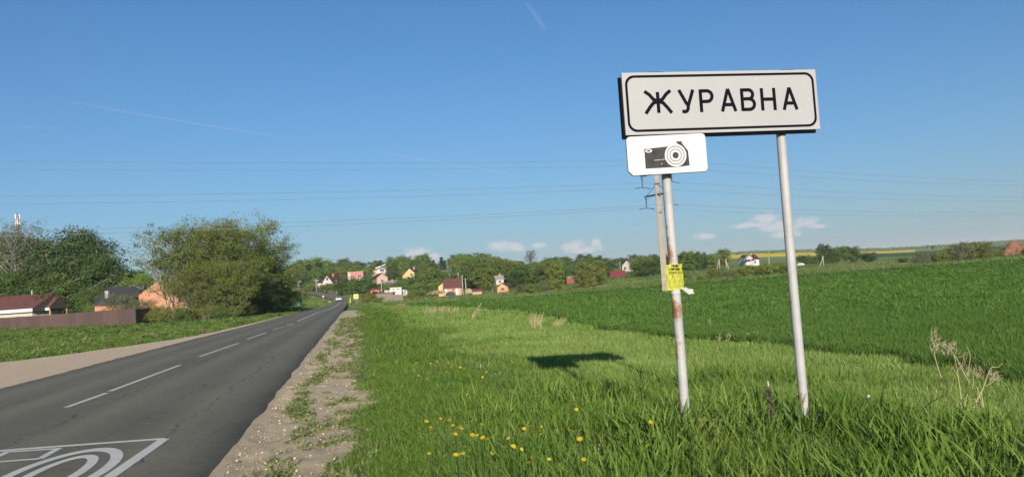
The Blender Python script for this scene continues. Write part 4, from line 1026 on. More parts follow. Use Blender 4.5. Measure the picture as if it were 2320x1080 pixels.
def top_of(me):
    a = np.empty(len(me.vertices) * 3, np.float32); me.vertices.foreach_get('co', a); return float(np.percentile(a[2::3], 99.3))
def near(name, parts, label, cat, px, top, Y, Hm, s=1.0, rz=0.0, group=None):
    Hm = top_of(parts[1])
    g = at(px, Y); ztop = P(px, top, Y)[2]; k = (ztop - g[2]) / Hm
    return put_tree(name, parts, label, cat, g[0], g[1], k * s, rz, group, sz=k)
near('pale_barked_tree', poplar, 'tall half-bare pale-barked tree at the left edge behind the red-brown house', 'tree', 38, 500, 172, 16, .95)
near('pale_barked_tree', poplar, 'half-bare pale tree leaning between the left-edge tree and the drooping dark tree', 'tree', 95, 535, 178, 16, .7, 2.2)
near('birch_tree', birch[0], 'dark drooping birch, tallest of the dark trees behind the brown fence', 'tree', 158, 521, 165, 15, 1.55)
near('birch_tree', birch[1], 'dark drooping birch right of the tallest birch', 'tree', 200, 528, 160, 15, 1.35, 1)
near('birch_tree', birch[0], 'outermost dark birch beside the gap of sky before the olive thicket', 'tree', 236, 560, 158, 15, 1.25, 2.4)
near('birch_tree', birch[1], 'dark birch standing behind the porch of the red-brown house', 'tree', 118, 545, 178, 15, 1.5, 3)
near('birch_tree', birch[0], 'dark birch half hidden behind the long red-brown roof at the left edge', 'tree', 62, 552, 182, 15, 1.6, 4)
near('birch_tree', birch[1], 'dark birch cut off by the left edge of the picture', 'tree', 5, 535, 185, 15, 1.6, 5)
near('leafy_tree', lush[0], 'broad dark tree filling the space under the birches', 'tree', 150, 612, 158, 9, 1.5, 5.5)
near('leafy_tree', lush[0], 'broad dark tree behind the end of the long red-brown roof', 'tree', 72, 610, 168, 9, 1.4, .3)
near('leafy_tree', lush[1], 'low bright green tree over the porch roof', 'tree', 118, 640, 166, 9, 1.0)
near('leafy_tree', lush[0], 'dark round tree at the far left behind the long roof', 'tree', -12, 622, 165, 9, 1.3, 2)
near('leafy_tree', lush[0], 'dark green tree in the gap behind the black-roofed brick house', 'tree', 290, 604, 178, 9, 1.1, 1)
near('leafy_tree', lush[1], 'bright green round tree just left of the olive willow', 'tree', 318, 618, 150, 9, 1.0, 3)
near('leafy_tree', lush[0], 'shaded tree left of the black-roofed brick house', 'tree', 205, 650, 150, 9, 1.0, 5)
near('leafy_tree', lush[1], 'small green tree squeezed between the black roof and the dark birch', 'tree', 206, 690, 132, 9, 1.0, .5)
near('leafy_tree', lush[0], 'dark tree behind the orange brick building', 'tree', 350, 625, 175, 9, 1.3, .8)
near('willow_tree', willow_sp, 'sparse pale willow on the left flank of the big olive thicket', 'tree', 392, 520, 104, 12, .95)
near('willow_tree', willow[0], 'big olive willow above the concrete pole', 'tree', 458, 504, 100, 11.5, 1.0, .4)
near('willow_tree', willow[1], 'brownish olive willow on the right top of the thicket', 'tree', 540, 500, 108, 11.5, .95, 2.1)
near('willow_tree', willow[2], 'dark green willow at the thicket end beside the road', 'tree', 584, 552, 118, 11.5, 1.0, 4.2)
near('willow_tree', willow_sp, 'thin pale-twigged willow rising from the middle of the thicket', 'tree', 498, 498, 112, 12, .85, 3.1)
near('willow_tree', willow[2], 'low dark willow nearest the teal container', 'tree', 622, 610, 132, 11.5, 1.25, 1.2)
near('willow_tree', willow[0], 'olive willow in front of the thicket over the road verge', 'tree', 520, 585, 94, 11.5, 1.0, 5.2)
near('willow_tree', willow[1], 'yellowish low willow right of the concrete pole', 'tree', 470, 600, 92, 11.5, .95, 1.9)
near('willow_tree', willow[2], 'dark leafy willow low on the road side of the thicket', 'tree', 575, 620, 104, 11.5, 1.1, 3.6)
near('leafy_shrub', bush[0], 'dark shrub at the shady foot of the thicket beside the asphalt', 'shrub', 640, 660, 124, 3.2, 1.3, 1)
near('leafy_shrub', bush[0], 'dark shrub under the low willow behind the teal container', 'shrub', 655, 645, 160, 3.2, .9, 2.5)
near('pale_shrub', blossom, 'pale flowering shrub in front of the orange brick building', 'shrub', 282, 662, 118, 4.2, 1.0)
near('pale_shrub', blossom, 'smaller pale shrub against the left corner of the orange brick building', 'shrub', 318, 676, 112, 4.2, .9, 2)
r = np.random.default_rng(17)
for k, (px, top, Y) in enumerate(((352, 705, 91), (375, 690, 92), (398, 700, 90), (422, 692, 91), (470, 690, 89), (498, 700, 88), (530, 690, 93), (560, 688, 97), (600, 680, 106), (615, 684, 112))):
    near('brushy_shrub', bush[(1, 2, 0)[k % 3]], 'brushy twiggy shrub at the foot of the thicket', 'shrub', px, top, Y, 3.2, 1.0, k, 'brushy shrubs at the foot of the thicket')

# distant tree kinds for the village and the hedges
vk = {}
def vt(key, *a, **k): p_ = tree_parts(key, *a, **k); vk[key] = (p_, top_of(p_[1]))
for k in range(3):
    vt('round%d' % k, 61 + k, 12, 4.9, .08, rnd, 24, 4, 34, .85, .72, (L_mid, L_dark, L_olive)[k], B_grey, .2, up=.35, twig=.03)
    vt('tall%d' % k, 71 + k, 15, 3.9, .08, tall_, 26, 4, 30, .75, .68, (L_mid, L_dark, L_olive)[k], B_pale, .2, droop=.3, up=.5, twig=.03)
vt('fresh', 81, 11, 4.6, .10, rnd, 24, 4, 32, .8, .7, L_fresh, B_grey, .2, up=.35, twig=.03)
vt('yellow', 82, 11, 4.6, .12, rnd, 22, 4, 28, .8, .7, L_yel, B_grey, .2, up=.35, twig=.03)
vt('spruce', 83, 14, 2.8, .03, cone, 60, 3, 18, .36, .52, L_conif, B_dark, .18, droop=.45, up=.1, twig=.02)
vt('pine', 84, 15, 3.4, .40, rnd, 24, 4, 30, .6, .55, L_conif, B_grey, .2, up=.25, twig=.03)
vt('bare', 85, 14, 5.2, .35, dome, 44, 8, 3, .4, .40, L_brown, B_dark, .26, up=.6, twig=.035)
vt('half', 86, 12, 5.0, .15, dome, 36, 6, 17, .65, .6, L_mid, B_grey, .22, up=.55, twig=.03)
vt('brown', 87, 9, 5.0, .06, dome, 34, 5, 22, .6, .5, L_gold, B_grey, .14, up=.4, twig=.03, stems=3)
for k in range(3): vt('hedge%d' % k, 91 + k, 4.5, 3.4, .04, dome, 24, 4, 28, .55, .50, (L_mid, L_olive, L_gold)[k], B_grey, .08, up=.35, twig=.02, stems=3)
vt('grey', 95, 4.5, 3.4, .04, dome, 22, 4, 14, .5, .42, L_grey, B_grey, .08, up=.35, twig=.02, stems=3)
vt('bluebush', 96, 5, 3.6, .04, rnd, 24, 4, 26, .5, .42, L_dark, B_dark, .08, up=.3, stems=2)
KA = {'round0': 'mid-green round tree', 'round1': 'dark round tree', 'round2': 'olive round tree', 'tall0': 'mid-green tall tree', 'tall1': 'dark tall tree', 'tall2': 'olive tall tree', 'fresh': 'fresh green tree', 'yellow': 'yellow-green tree', 'spruce': 'dark spruce', 'pine': 'dark pine', 'hedge0': 'green shrub', 'hedge1': 'olive shrub', 'hedge2': 'brownish shrub', 'grey': 'greyish twiggy shrub', 'brown': 'olive-brown shrub'}
LMK = [(700, 400, 'grey-roofed long shed'), (743, 395, 'maroon-roofed white house'), (806, 415, 'pink flat-roofed house'), (858, 470, 'white single-pitch house'), (866, 395, 'peach house'), (930, 420, 'yellow gabled house'), (880, 260, 'rubble wall'), (1027, 272, 'long red-brown barn'), (1026, 430, 'slate-roofed small house'), (1080, 245, 'brown woodshed'), (1140, 235, 'orange timber cabin'), (1133, 320, 'grey-roofed small house'), (1205, 460, 'leafless round-topped tree'), (1262, 300, 'half-bare forked tree'), (1293, 300, 'red brick shed'), (1335, 205, 'large olive-brown bush'), (1400, 330, 'maroon fence'), (1422, 400, 'dark-roofed white house')]
def where(px, Y):
    q = min(LMK, key=lambda l: (l[0] - px) ** 2 + ((l[1] - Y) * .5) ** 2)
    side = 'right' if px > q[0] + 14 else 'left' if px < q[0] - 14 else ''
    dep = 'behind' if Y > q[1] + 12 else 'before' if Y < q[1] - 12 else 'beside'
    return (side + ' ' if side else 'straight ') + dep + ' the ' + q[2]
KN = {'round': 'deciduous_tree', 'tall': 'tall_tree', 'fresh': 'deciduous_tree', 'yellow': 'deciduous_tree', 'spruce': 'spruce_tree', 'pine': 'pine_tree', 'bare': 'bare_tree', 'half': 'half_bare_tree', 'brown': 'brown_shrub', 'hedge': 'hedgerow_shrub', 'grey': 'hedgerow_shrub', 'bluebush': 'dark_shrub'}
def vtree(key, px, top, Y, label, group=None, s=1.0, cat=None, rz=None):
    parts, Hm = vk[key]; g = at(px, Y); zt = P(px, top, Y)[2]; h_ = zt - g[2]
    if h_ < .6: return None
    k = h_ / Hm; nm = KN[key.rstrip('012')]
    kx = min(max(k, .55), 1.5) if nm.endswith('tree') else k
    return put_tree(nm, parts, label, cat or ('shrub' if nm.endswith('shrub') else 'tree'), g[0], g[1], kx * s, r.random() * 6.28 if rz is None else rz, group, sz=k)
# houses: (left, right, top, bottom, depth) windows kept clear of trees standing nearer
CLEAR = [(668, 735, 625, 660, 400), (725, 765, 615, 660, 395), (785, 832, 610, 640, 415), (835, 880, 595, 645, 470), (842, 890, 612, 648, 395), (905, 952, 604, 634, 420), (850, 912, 648, 680, 262),
         (1003, 1055, 628, 664, 272), (1068, 1096, 652, 668, 245), (1112, 1156, 638, 666, 235), (1013, 1040, 608, 626, 430), (1122, 1146, 620, 640, 320), (1280, 1306, 622, 642, 300), (1380, 1420, 610, 632, 330), (1405, 1440, 588, 614, 400),
         (690, 790, 655, 720, 400), (760, 850, 652, 668, 330), (795, 830, 660, 700, 180), (1672, 1730, 572, 606, 400)]
def clear_ok(px, top, Y, wpx):
    for x0, x1, y0, y1, d in CLEAR:
        if Y < d + 6 and px + wpx > x0 and px - wpx < x1 and top < y1: return False
    return True
sky_line = [(672, 592), (690, 588), (706, 592), (720, 590), (735, 583), (750, 588), (768, 590), (785, 589), (800, 592), (815, 594), (830, 595), (845, 590), (858, 589), (880, 588), (893, 583), (905, 578), (917, 577), (935, 590), (948, 585), (960, 576), (970, 582), (985, 588),
            (1002, 586), (1015, 588), (1030, 578), (1042, 577), (1055, 575), (1072, 578), (1090, 575), (1103, 573), (1118, 583), (1130, 585), (1150, 586), (1165, 587), (1180, 590), (1235, 590), (1250, 584), (1262, 582), (1280, 584), (1292, 583), (1308, 584), (1322, 581), (1338, 578), (1350, 580), (1362, 583), (1378, 585), (1395, 585), (1412, 584), (1440, 578), (1455, 579), (1470, 579), (1485, 577)]
keys = ['round0', 'tall0', 'round1', 'tall1', 'round2', 'tall2', 'fresh', 'round0', 'tall1']
for i, (px, top) in enumerate(sky_line):
    top += r.normal(0, 3.0); Y = 500 + 60 * r.random() if px < 1230 else 440 + 50 * r.random()
    key = keys[int(r.integers(0, len(keys)))]
    if 672 < px < 860 and r.random() < .3: key = 'pine'
    if px in (985, 1002, 1015): key = 'spruce'
    if px in (1130, 1150, 1165): key = 'yellow'
    vtree(key, px + r.normal(0, 2), top, Y, KA[key] + ' in the skyline ' + where(px, Y), 'skyline trees behind the village', s=1.25)
vtree('bare', 1205, 566, 460, 'dark leafless round-topped tree standing above the skyline wood', s=1.0)
vtree('spruce', 722, 597, 430, 'dark spruce left of the white gabled house', s=1.4)
vtree('spruce', 705, 600, 430, 'dark spruce above the grey long roof', s=1.3)
vtree('half', 1262, 590, 300, 'half-bare tree with a pale forked trunk left of the red-brick shed')
vtree('half', 1085, 582, 290, 'large tree with a visible pale trunk right of the long red-brown shed', s=1.0)
vtree('half', 1068, 590, 300, 'broad green tree behind the light poles of the long red-brown shed')
vtree('brown', 1335, 592, 205, 'large olive-brown bush at the edge of the wheat, in front of the maroon fence', s=1.1)
vtree('brown', 1318, 612, 200, 'lower olive-brown bush on the left foot of the large one')
n_ok = 0
for k in range(2600):
    if n_ok >= 185: break
    Y = r.uniform(285, 490); px = r.uniform(668, 1478); hh = r.uniform(5, 10) if Y < 400 else r.uniform(7, 12)
    if px < 860 and Y < 330: continue
    g = at(px, Y); d = np.array([g[0], g[1], g[2] + hh]) - np.array([0, 0, CAMH]); d /= np.dot(d, fw); top = 540 - FPX * np.dot(d, up)
    w = 4.2 * (hh / 12) * FPX / Y
    sk = np.interp(px, [a for a, b in sky_line], [b for a, b in sky_line])
    if top < sk + 4 or not clear_ok(px, top, Y, w * .9): continue
    ss, tt2 = g[0], g[1]
    if np.min(np.hypot((RL[:, 0] + RR[:, 0]) / 2 - g[0], (RL[:, 1] + RR[:, 1]) / 2 - g[1])) < 12: continue
    key = ['round0', 'round1', 'round2', 'tall0', 'fresh', 'round0', 'tall2', 'hedge0', 'brown'][int(r.integers(0, 9))]
    vtree(key, px, top, Y, KA[key] + ' ' + where(px, Y), 'garden trees on the village slope', s=1.1); n_ok += 1
for px, top, Y, key in ((772, 634, 338, 'round1'), (786, 634, 338, 'round1'), (800, 628, 338, 'hedge0'), (814, 630, 338, 'round1'), (829, 634, 338, 'round0'), (842, 640, 340, 'round1'), (866, 641, 318, 'round1'), (880, 645, 312, 'hedge1'), (893, 640, 322, 'round0'), (906, 634, 330, 'fresh'), (918, 628, 345, 'round0'), (935, 626, 350, 'round1'), (950, 622, 350, 'fresh'),
                        (962, 618, 350, 'round0'), (978, 616, 355, 'tall0'), (992, 622, 340, 'round1'), (1000, 640, 300, 'round0'), (836, 606, 440, 'round0'), (886, 604, 440, 'tall0'), (900, 600, 450, 'round1'), (775, 612, 450, 'tall1'), (828, 606, 440, 'fresh'), (690, 628, 398, 'round1'), (704, 634, 390, 'round0'), (757, 640, 380, 'hedge1'), (733, 648, 380, 'hedge0')):
    vtree(key, px, top, Y, KA[key] + ' close ' + where(px, Y), 'garden trees on the village slope', s=1.05)
# particular shrubs and the hedge along the far side of the wheat
for px, top, Y, key, lab in ((925, 662, 232, 'brown', 'round olive shrub at the end of the verge, right of the stone wall'), (838, 663, 185, 'hedge2', 'leafy shrub right behind the yellow pedestrian sign'), (850, 672, 190, 'hedge1', 'low shrub right of the yellow pedestrian sign'),
                            (985, 638, 285, 'hedge1', 'dark round shrub left of the long red-brown shed'), (948, 640, 280, 'hedge0', 'green shrub below the yellow gabled house'), (745, 642, 372, 'hedge1', 'shrub in front of the white gabled house'), (700, 642, 380, 'hedge1', 'shrub against the grey long roof'),
                            (816, 636, 345, 'hedge1', 'dark shrub under the pink flat-roofed house'), (800, 640, 345, 'round1', 'dark tree left of the white fence'), (1180, 650, 215, 'hedge2', 'brownish shrub right of the small orange cabin'), (1160, 655, 218, 'grey', 'grey twiggy shrub against the small orange cabin')):
    vtree(key, px, top, Y, lab)
for k in range(24):
    px = 1090 + 310 * k / 24 + r.normal(0, 5); Y = 195 + 15 * r.random(); base = 540
    g = at(px, Y); hh = r.uniform(1.5, 3.6); d = np.array([g[0], g[1], g[2] + hh]) - np.array([0, 0, CAMH]); d /= np.dot(d, fw); top = 540 - FPX * np.dot(d, up)
    if not clear_ok(px, top, Y, 14): continue
    vtree(['hedge0', 'hedge1', 'hedge2', 'grey'][k % 4], px, top, Y, KA[['hedge0', 'hedge1', 'hedge2', 'grey'][k % 4]] + ' in the wheat-edge hedge ' + where(px, Y), 'hedge shrubs along the left far edge of the wheat')
for px, top, Y in ((1545, 612, 178), (1562, 622, 172), (1590, 624, 168), (1615, 610, 172), (1640, 606, 175), (1655, 612, 172), (1672, 622, 168)):
    vtree(['hedge1', 'hedge2', 'grey'][int(px) % 3], px, top, Y, 'brown-green shrub in the hedge between the posts', 'hedge shrubs between the sign posts')
vtree('bluebush', 1722, 612, 166, 'dark round bush at the wheat edge left of the grey post')
for px, top, Y in ((1700, 602, 190), (1738, 598, 195), (1758, 598, 198), (1778, 596, 200), (1690, 610, 182)):
    vtree(['hedge1', 'hedge0'][int(px) % 2], px, top, Y, 'leafy shrub below the white house', 'thicket shrubs below the white house')
for k, (px, top) in enumerate(((1500, 580), (1520, 576), (1540, 574), (1560, 570), (1578, 569), (1590, 575), (1603, 576), (1618, 578), (1548, 590), (1530, 592), (1575, 592), (1600, 594), (1628, 582))):
    vtree(['round0', 'round1', 'hedge0', 'round2'][k % 4], px, top, 300 + 6 * k, 'tree in the clump behind the rusted post', 'clump of trees behind the rusted post')
vtree('round2', 1645, 564, 350, 'tallest tree at the right end of the clump behind the rusted post')
for px, top, key, lab in ((1872, 552, 'round1', 'tallest dark tree of the farm clump right of the grey post'), (1898, 560, 'round0', 'leafy tree in the middle of the farm clump'), (1920, 557, 'half', 'tree with pale trunk on the right of the farm clump'), (1938, 558, 'round1', 'dark tree at the right end of the farm clump'), (1885, 578, 'hedge0', 'low bush at the foot of the farm clump'),
                         (1845, 580, 'bluebush', 'dark bush left of the farm clump'), (1975, 571, 'round1', 'lone dark round tree right of the farm clump'), (1828, 577, 'round0', 'small tree just right of the grey post')):
    vtree(key, px, top, 330 if px != 1975 else 300, lab)
vtree('grey', 2090, 570, 185, 'thin grey-green bush standing alone before the far dark field')
vtree('bluebush', 2048, 583, 200, 'small dark bush on the bank beyond the wheat')
for k, (px, top) in enumerate(((2135, 570), (2150, 562), (2165, 556), (2182, 550), (2200, 549), (2216, 548), (2232, 552), (2246, 558), (2262, 565), (2150, 574), (2172, 572), (2205, 572), (2238, 574), (2275, 574), (2295, 576), (2312, 574), (2330, 560))):
    vtree(['hedge1', 'hedge2', 'brown', 'grey'][k % 4], px, top, 205 + 12 * (k % 3), ('olive', 'brownish', 'olive-brown', 'greyish')[k % 4] + ' shrub in the thicket by the right wheat edge', 'thicket shrubs at the right edge of the wheat')
# the wooded ridge on the horizon
vs, n = [], 0
rg = np.random.default_rng(23); px = rg.uniform(1560, 2420, 900); Y = rg.uniform(2050, 2300, 900)
cs = np.array([P(a, 560, b_) for a, b_ in zip(px, Y)]); zg = hgt(cs[:, 0], cs[:, 1])
c = np.repeat(np.stack([cs[:, 0], cs[:, 1], zg + .5], 1), 26, 0) + rg.normal(0, 1, (900 * 26, 3)) * np.array([5, 4, 1.9])
nrm = rg.normal(0, 1, c.shape); nrm /= np.linalg.norm(nrm, axis=1)[:, None]; ax = np.cross(nrm, rg.normal(0, 1, c.shape)); ax /= np.linalg.norm(ax, axis=1)[:, None]; bx = np.cross(nrm, ax)
V = np.stack([c - ax * 2.2, c + bx * 1.6, c + ax * 2.2, c - bx * 1.6], 1).reshape(-1, 3); i = np.arange(len(c))[:, None] * 4
o = bpy.data.objects.new('far_forest', np_mesh('far_forest', V, np.concatenate([i, i + 1, i + 2, i + 3], 1), L_mid)); link(o); tag(o, 'far-off strip of forest along the ridge on the horizon', 'forest', kind='stuff')
for px in (1600, 1676, 1740, 1756, 1885, 2120):
    vtree('round1', px, {1600: 570, 1676: 573, 1740: 572, 1756: 569, 1885: 566, 2120: 555}[px], 1450, 'small far-off tree beside the yellow rapeseed', 'far trees along the rapeseed')
# ------------------------------------------------------------------ buildings
def wmat(name, col, **k): return mat(name, col, k.pop('rough', .8), k.pop('var', .12), k.pop('scale', 1.2), k.pop('bump', .2), k.pop('bscale', 14), **k)
W_cream = wmat('cream_render', (.44, .39, .32)); W_white = wmat('white_render', (.46, .43, .395)); W_pink = wmat('pink_render', (.40, .15, .115)); W_peach = wmat('peach_render', (.42, .26, .18))
W_yellow = wmat('yellow_boards', (.50, .34, .15)); W_orange = wmat('fresh_timber', (.46, .24, .115)); W_brown = wmat('brown_boards', (.20, .12, .085)); W_grey = wmat('grey_boards', (.30, .29, .28))
R_redbrown = wmat('red_brown_roof', (.125, .050, .040), rough=.55); R_maroon = wmat('maroon_roof', (.075, .028, .032), rough=.6); R_dark = wmat('dark_roof', (.045, .043, .046), rough=.7); R_grey = wmat('grey_slate_roof', (.24, .245, .25)); R_teal = wmat('weathered_roof', (.27, .29, .28))
R_blue = wmat('blue_grey_roof', (.16, .20, .25)); F_maroon = wmat('maroon_fence', (.15, .024, .034)); M_stonew = wmat('rubble_wall', (.22, .175, .135), var=.3, scale=3)
M_glass = mat('window_glass', (.045, .055, .065), .12, .05, 2, spec=.6); M_frame = wmat('window_frame', (.62, .60, .56)); M_wood = wmat('yellow_wood', (.50, .33, .13)); M_fascia = wmat('white_fascia', (.58, .55, .51))
M_conc = mat('weathered_concrete', (.36, .33, .285), .9, .18, 2.5, .4, 18); M_conc_pale = mat('pale_concrete', (.36, .335, .285), .9, .12, 2, .3, 18); M_steel = mat('dark_steel', (.05, .052, .055), .6, .15, 5)

def brick_wall_mat():
    m, nt, N, L, b = nodes('orange_brick')
    tc = N.new('ShaderNodeTexCoord'); mp = N.new('ShaderNodeMapping'); mp.inputs['Rotation'].default_value = (PI / 2, 0, 0); L.new(tc.outputs['Object'], mp.inputs[0])
    br = N.new('ShaderNodeTexBrick'); br.inputs['Scale'].default_value = 1.0; br.inputs['Brick Width'].default_value = .27; br.inputs['Row Height'].default_value = .085; br.inputs['Mortar Size'].default_value = .010
    br.inputs['Color1'].default_value = (.44, .15, .055, 1); br.inputs['Color2'].default_value = (.36, .11, .042, 1); br.inputs['Mortar'].default_value = (.46, .34, .24, 1); L.new(mp.outputs[0], br.inputs['Vector'])
    nz = N.new('ShaderNodeTexNoise'); nz.inputs['Scale'].default_value = 1.3; nz.inputs['Detail'].default_value = 6; L.new(tc.outputs['Object'], nz.inputs['Vector'])
    mx = N.new('ShaderNodeMix'); mx.data_type = 'RGBA'; mx.inputs[7].default_value = (.50, .32, .20, 1); L.new(br.outputs[0], mx.inputs[6])
    mr = N.new('ShaderNodeMapRange'); mr.inputs['From Min'].default_value = .5; mr.inputs['From Max'].default_value = .8; mr.inputs['To Max'].default_value = .55; L.new(nz.outputs[0], mr.inputs['Value']); L.new(mr.outputs[0], mx.inputs[0])
    L.new(mx.outputs[2], b.inputs['Base Color']); b.inputs['Roughness'].default_value = .9
    return m
M_brick = brick_wall_mat()

def gable_house(name, label, cat, loc, w, d, eave, ridge, wall, roof, along='y', rz=0.0, over=.35, wins=(), doors=(), chimney=None, below=2.0, gable=None, frame=None):
    """ridge along local x (eaves face the viewer) or y (gable faces the viewer); front is the -y side; loc is the middle of the front wall's foot"""
    t = thing(name, label, cat, loc, rz)
    x0, x1 = -w / 2, w / 2
    if cat == 'house' and name != 'brick_house' and chimney is None: chimney = (w * .16, d * .42, ridge + .75)
    if along == 'y':
        MB().prism([(x0, -below), (x1, -below), (x1, eave), (0, ridge), (x0, eave)], 'y', 0, d).obj('wall', wall, t)
        sl = (ridge - eave) / (w / 2); th = .18; o_ = over
        for sgn in (-1, 1):
            prof = [(0, ridge + .02), (sgn * (w / 2 + o_), eave - sl * o_ + .02), (sgn * (w / 2 + o_), eave - sl * o_ + th + .04), (0, ridge + th + .04)]
            MB().prism(prof, 'y', -o_, d + o_).obj('roof_slope', roof, t)
        if gable:
            MB().prism([(x0 + .25, eave + .1), (x1 - .25, eave + .1), (0, ridge - .18)], 'y', -.05, -.004).obj('gable_board', gable, t)
    else:
        MB().prism([(0, -below), (d, -below), (d, eave), (d / 2, ridge), (0, eave)], 'x', x0, x1).obj('wall', wall, t)
        sl = (ridge - eave) / (d / 2); th = .18; o_ = over
        for a0, a1 in ((d / 2, -o_), (d / 2, d + o_)):
            e_ = eave - sl * o_
            MB().prism([(a0, ridge + .02), (a1, e_ + .02), (a1, e_ + th + .04), (a0, ridge + th + .04)], 'x', x0 - o_, x1 + o_).obj('roof_slope', roof, t)
    for (cx, cz, ww, wh) in wins:
        f = MB(); f.box(cx - ww / 2 - .09, cx + ww / 2 + .09, -.07, -.055 + .05, cz - wh / 2 - .09, cz + wh / 2 + .09)
        fo = f.obj('window', frame or M_frame, t)
        MB().box(cx - ww / 2, cx - .03, -.085, -.072, cz - wh / 2, cz + wh / 2).obj('pane', M_glass, fo); MB().box(cx + .03, cx + ww / 2, -.085, -.072, cz - wh / 2, cz + wh / 2).obj('pane', M_glass, fo)
    for (cx, ww, wh) in doors:
        do = MB().box(cx - ww / 2, cx + ww / 2, -.06, -.004, 0, wh).obj('door', W_brown, t); MB().box(cx + ww * .3, cx + ww * .38, -.10, -.062, wh * .45, wh * .5).obj('handle', M_steel, do)
    if chimney:
        cx, cy, cz = chimney; c = MB().box(cx - .3, cx + .3, cy - .3, cy + .3, cz - 1.6, cz).obj('chimney', M_brick, t)
    return t
def flat_house(name, label, cat, loc, w, d, h, wall, roof, rz=0, wins=(), below=2.0, slope=0.0, over=.3, frame=None):
    t = thing(name, label, cat, loc, rz)
    MB().prism([(-w / 2, -below), (w / 2, -below), (w / 2, h), (-w / 2, h - slope)], 'y', 0, d).obj('wall', wall, t)
    MB().prism([(-w / 2 - over, h - slope + .02), (w / 2 + over, h + .02), (w / 2 + over, h + .24), (-w / 2 - over, h - slope + .24)], 'y', -over, d + over).obj('roof', roof, t)
    for (cx, cz, ww, wh) in wins:
        fo = MB().box(cx - ww / 2 - .09, cx + ww / 2 + .09, -.07, -.004, cz - wh / 2 - .09, cz + wh / 2 + .09).obj('window', frame or M_frame, t)
        MB().box(cx - ww / 2, cx - .03, -.085, -.072, cz - wh / 2, cz + wh / 2).obj('pane', M_glass, fo); MB().box(cx + .03, cx + ww / 2, -.085, -.072, cz - wh / 2, cz + wh / 2).obj('pane', M_glass, fo)
    return t
def spot(pxl, pxr, base, Y):
    """middle foot, width and metres per pixel for something seen between two columns"""
    a, b_ = P(pxl, base, Y), P(pxr, base, Y); c = (a + b_) / 2
    return c, abs(b_[0] - a[0]), abs(b_[0] - a[0]) / abs(pxr - pxl)

# long red-brown roofed house at the left edge, its porch, the fence
c, w, m_ = spot(-60, 84, 712, 150); yaw = -.30
hs = thing('long_house', 'long low house with a red-brown roof and white walls at the left edge', 'house', (c[0], c[1], hz(c[0], c[1])), yaw)
w = w / math.cos(yaw); er = P(84, 703, 150)[2] - hs.location[2]; zr = P(84, 668, 155)[2] - hs.location[2]
MB().prism([(0.6, -1), (9.4, -1), (9.4, er), (5, zr - .2), (.6, er)], 'x', -w / 2, w / 2 - .5).obj('wall', W_cream, hs)
for a0, a1 in ((5, 0), (5, 10)):
    MB().prism([(a0, zr), (a1, er + .25), (a1, er + .45), (a0, zr + .2)], 'x', -w / 2 - .4, w / 2 + .3).obj('roof_slope', R_redbrown, hs)
MB().box(-w / 2 - .4, w / 2 + .3, -.06, .0, er - .15, er + .43).obj('fascia', M_fascia, hs)
MB().prism([(0.02, er - .1), (9.98, er - .1), (10.0, er + .2), (5, zr - .02), (0, er + .2)], 'x', w / 2 + .05, w / 2 + .28).obj('gable_board', R_dark, hs)
MB().tube([(-w / 2 + 6.8, 5, zr), (-w / 2 + 6.8, 5, zr + .9)], .13, 10).obj('vent_pipe', M_conc_pale, hs)
c2_, w2, _ = spot(93, 117, 712, 151)
po = thing('porch', 'small open timber porch with a red-brown roof right of the long house', 'porch', (c2_[0], c2_[1], hz(c2_[0], c2_[1])), yaw)
ez, rz2 = P(105, 702, 151)[2] - po.location[2], P(110, 674, 154)[2] - po.location[2]
for a0, a1 in ((2, -.2), (2, 4.2)):
    MB().prism([(a0, rz2), (a1, ez + .25), (a1, ez + .42), (a0, rz2 + .18)], 'x', -w2 / 2, w2 / 2).obj('roof_slope', R_redbrown, po)
MB().box(-w2 / 2, w2 / 2, -.26, -.2, ez - .05, ez + .42).obj('fascia', M_fascia, po)
MB().prism([(.1, ez + .2), (3.9, ez + .2), (2, rz2 - .05)], 'x', w2 / 2 - .2, w2 / 2 - .05).obj('gable_board', R_dark, po)
for xx, yy in ((-w2 / 2 + .2, .05), (w2 / 2 - .15, .05), (w2 / 2 - .15, 3.8), (-w2 / 2 + .2, 3.8)): MB().box(xx - .09, xx + .09, yy - .09, yy + .09, -1, ez + .3).obj('post', M_wood, po)

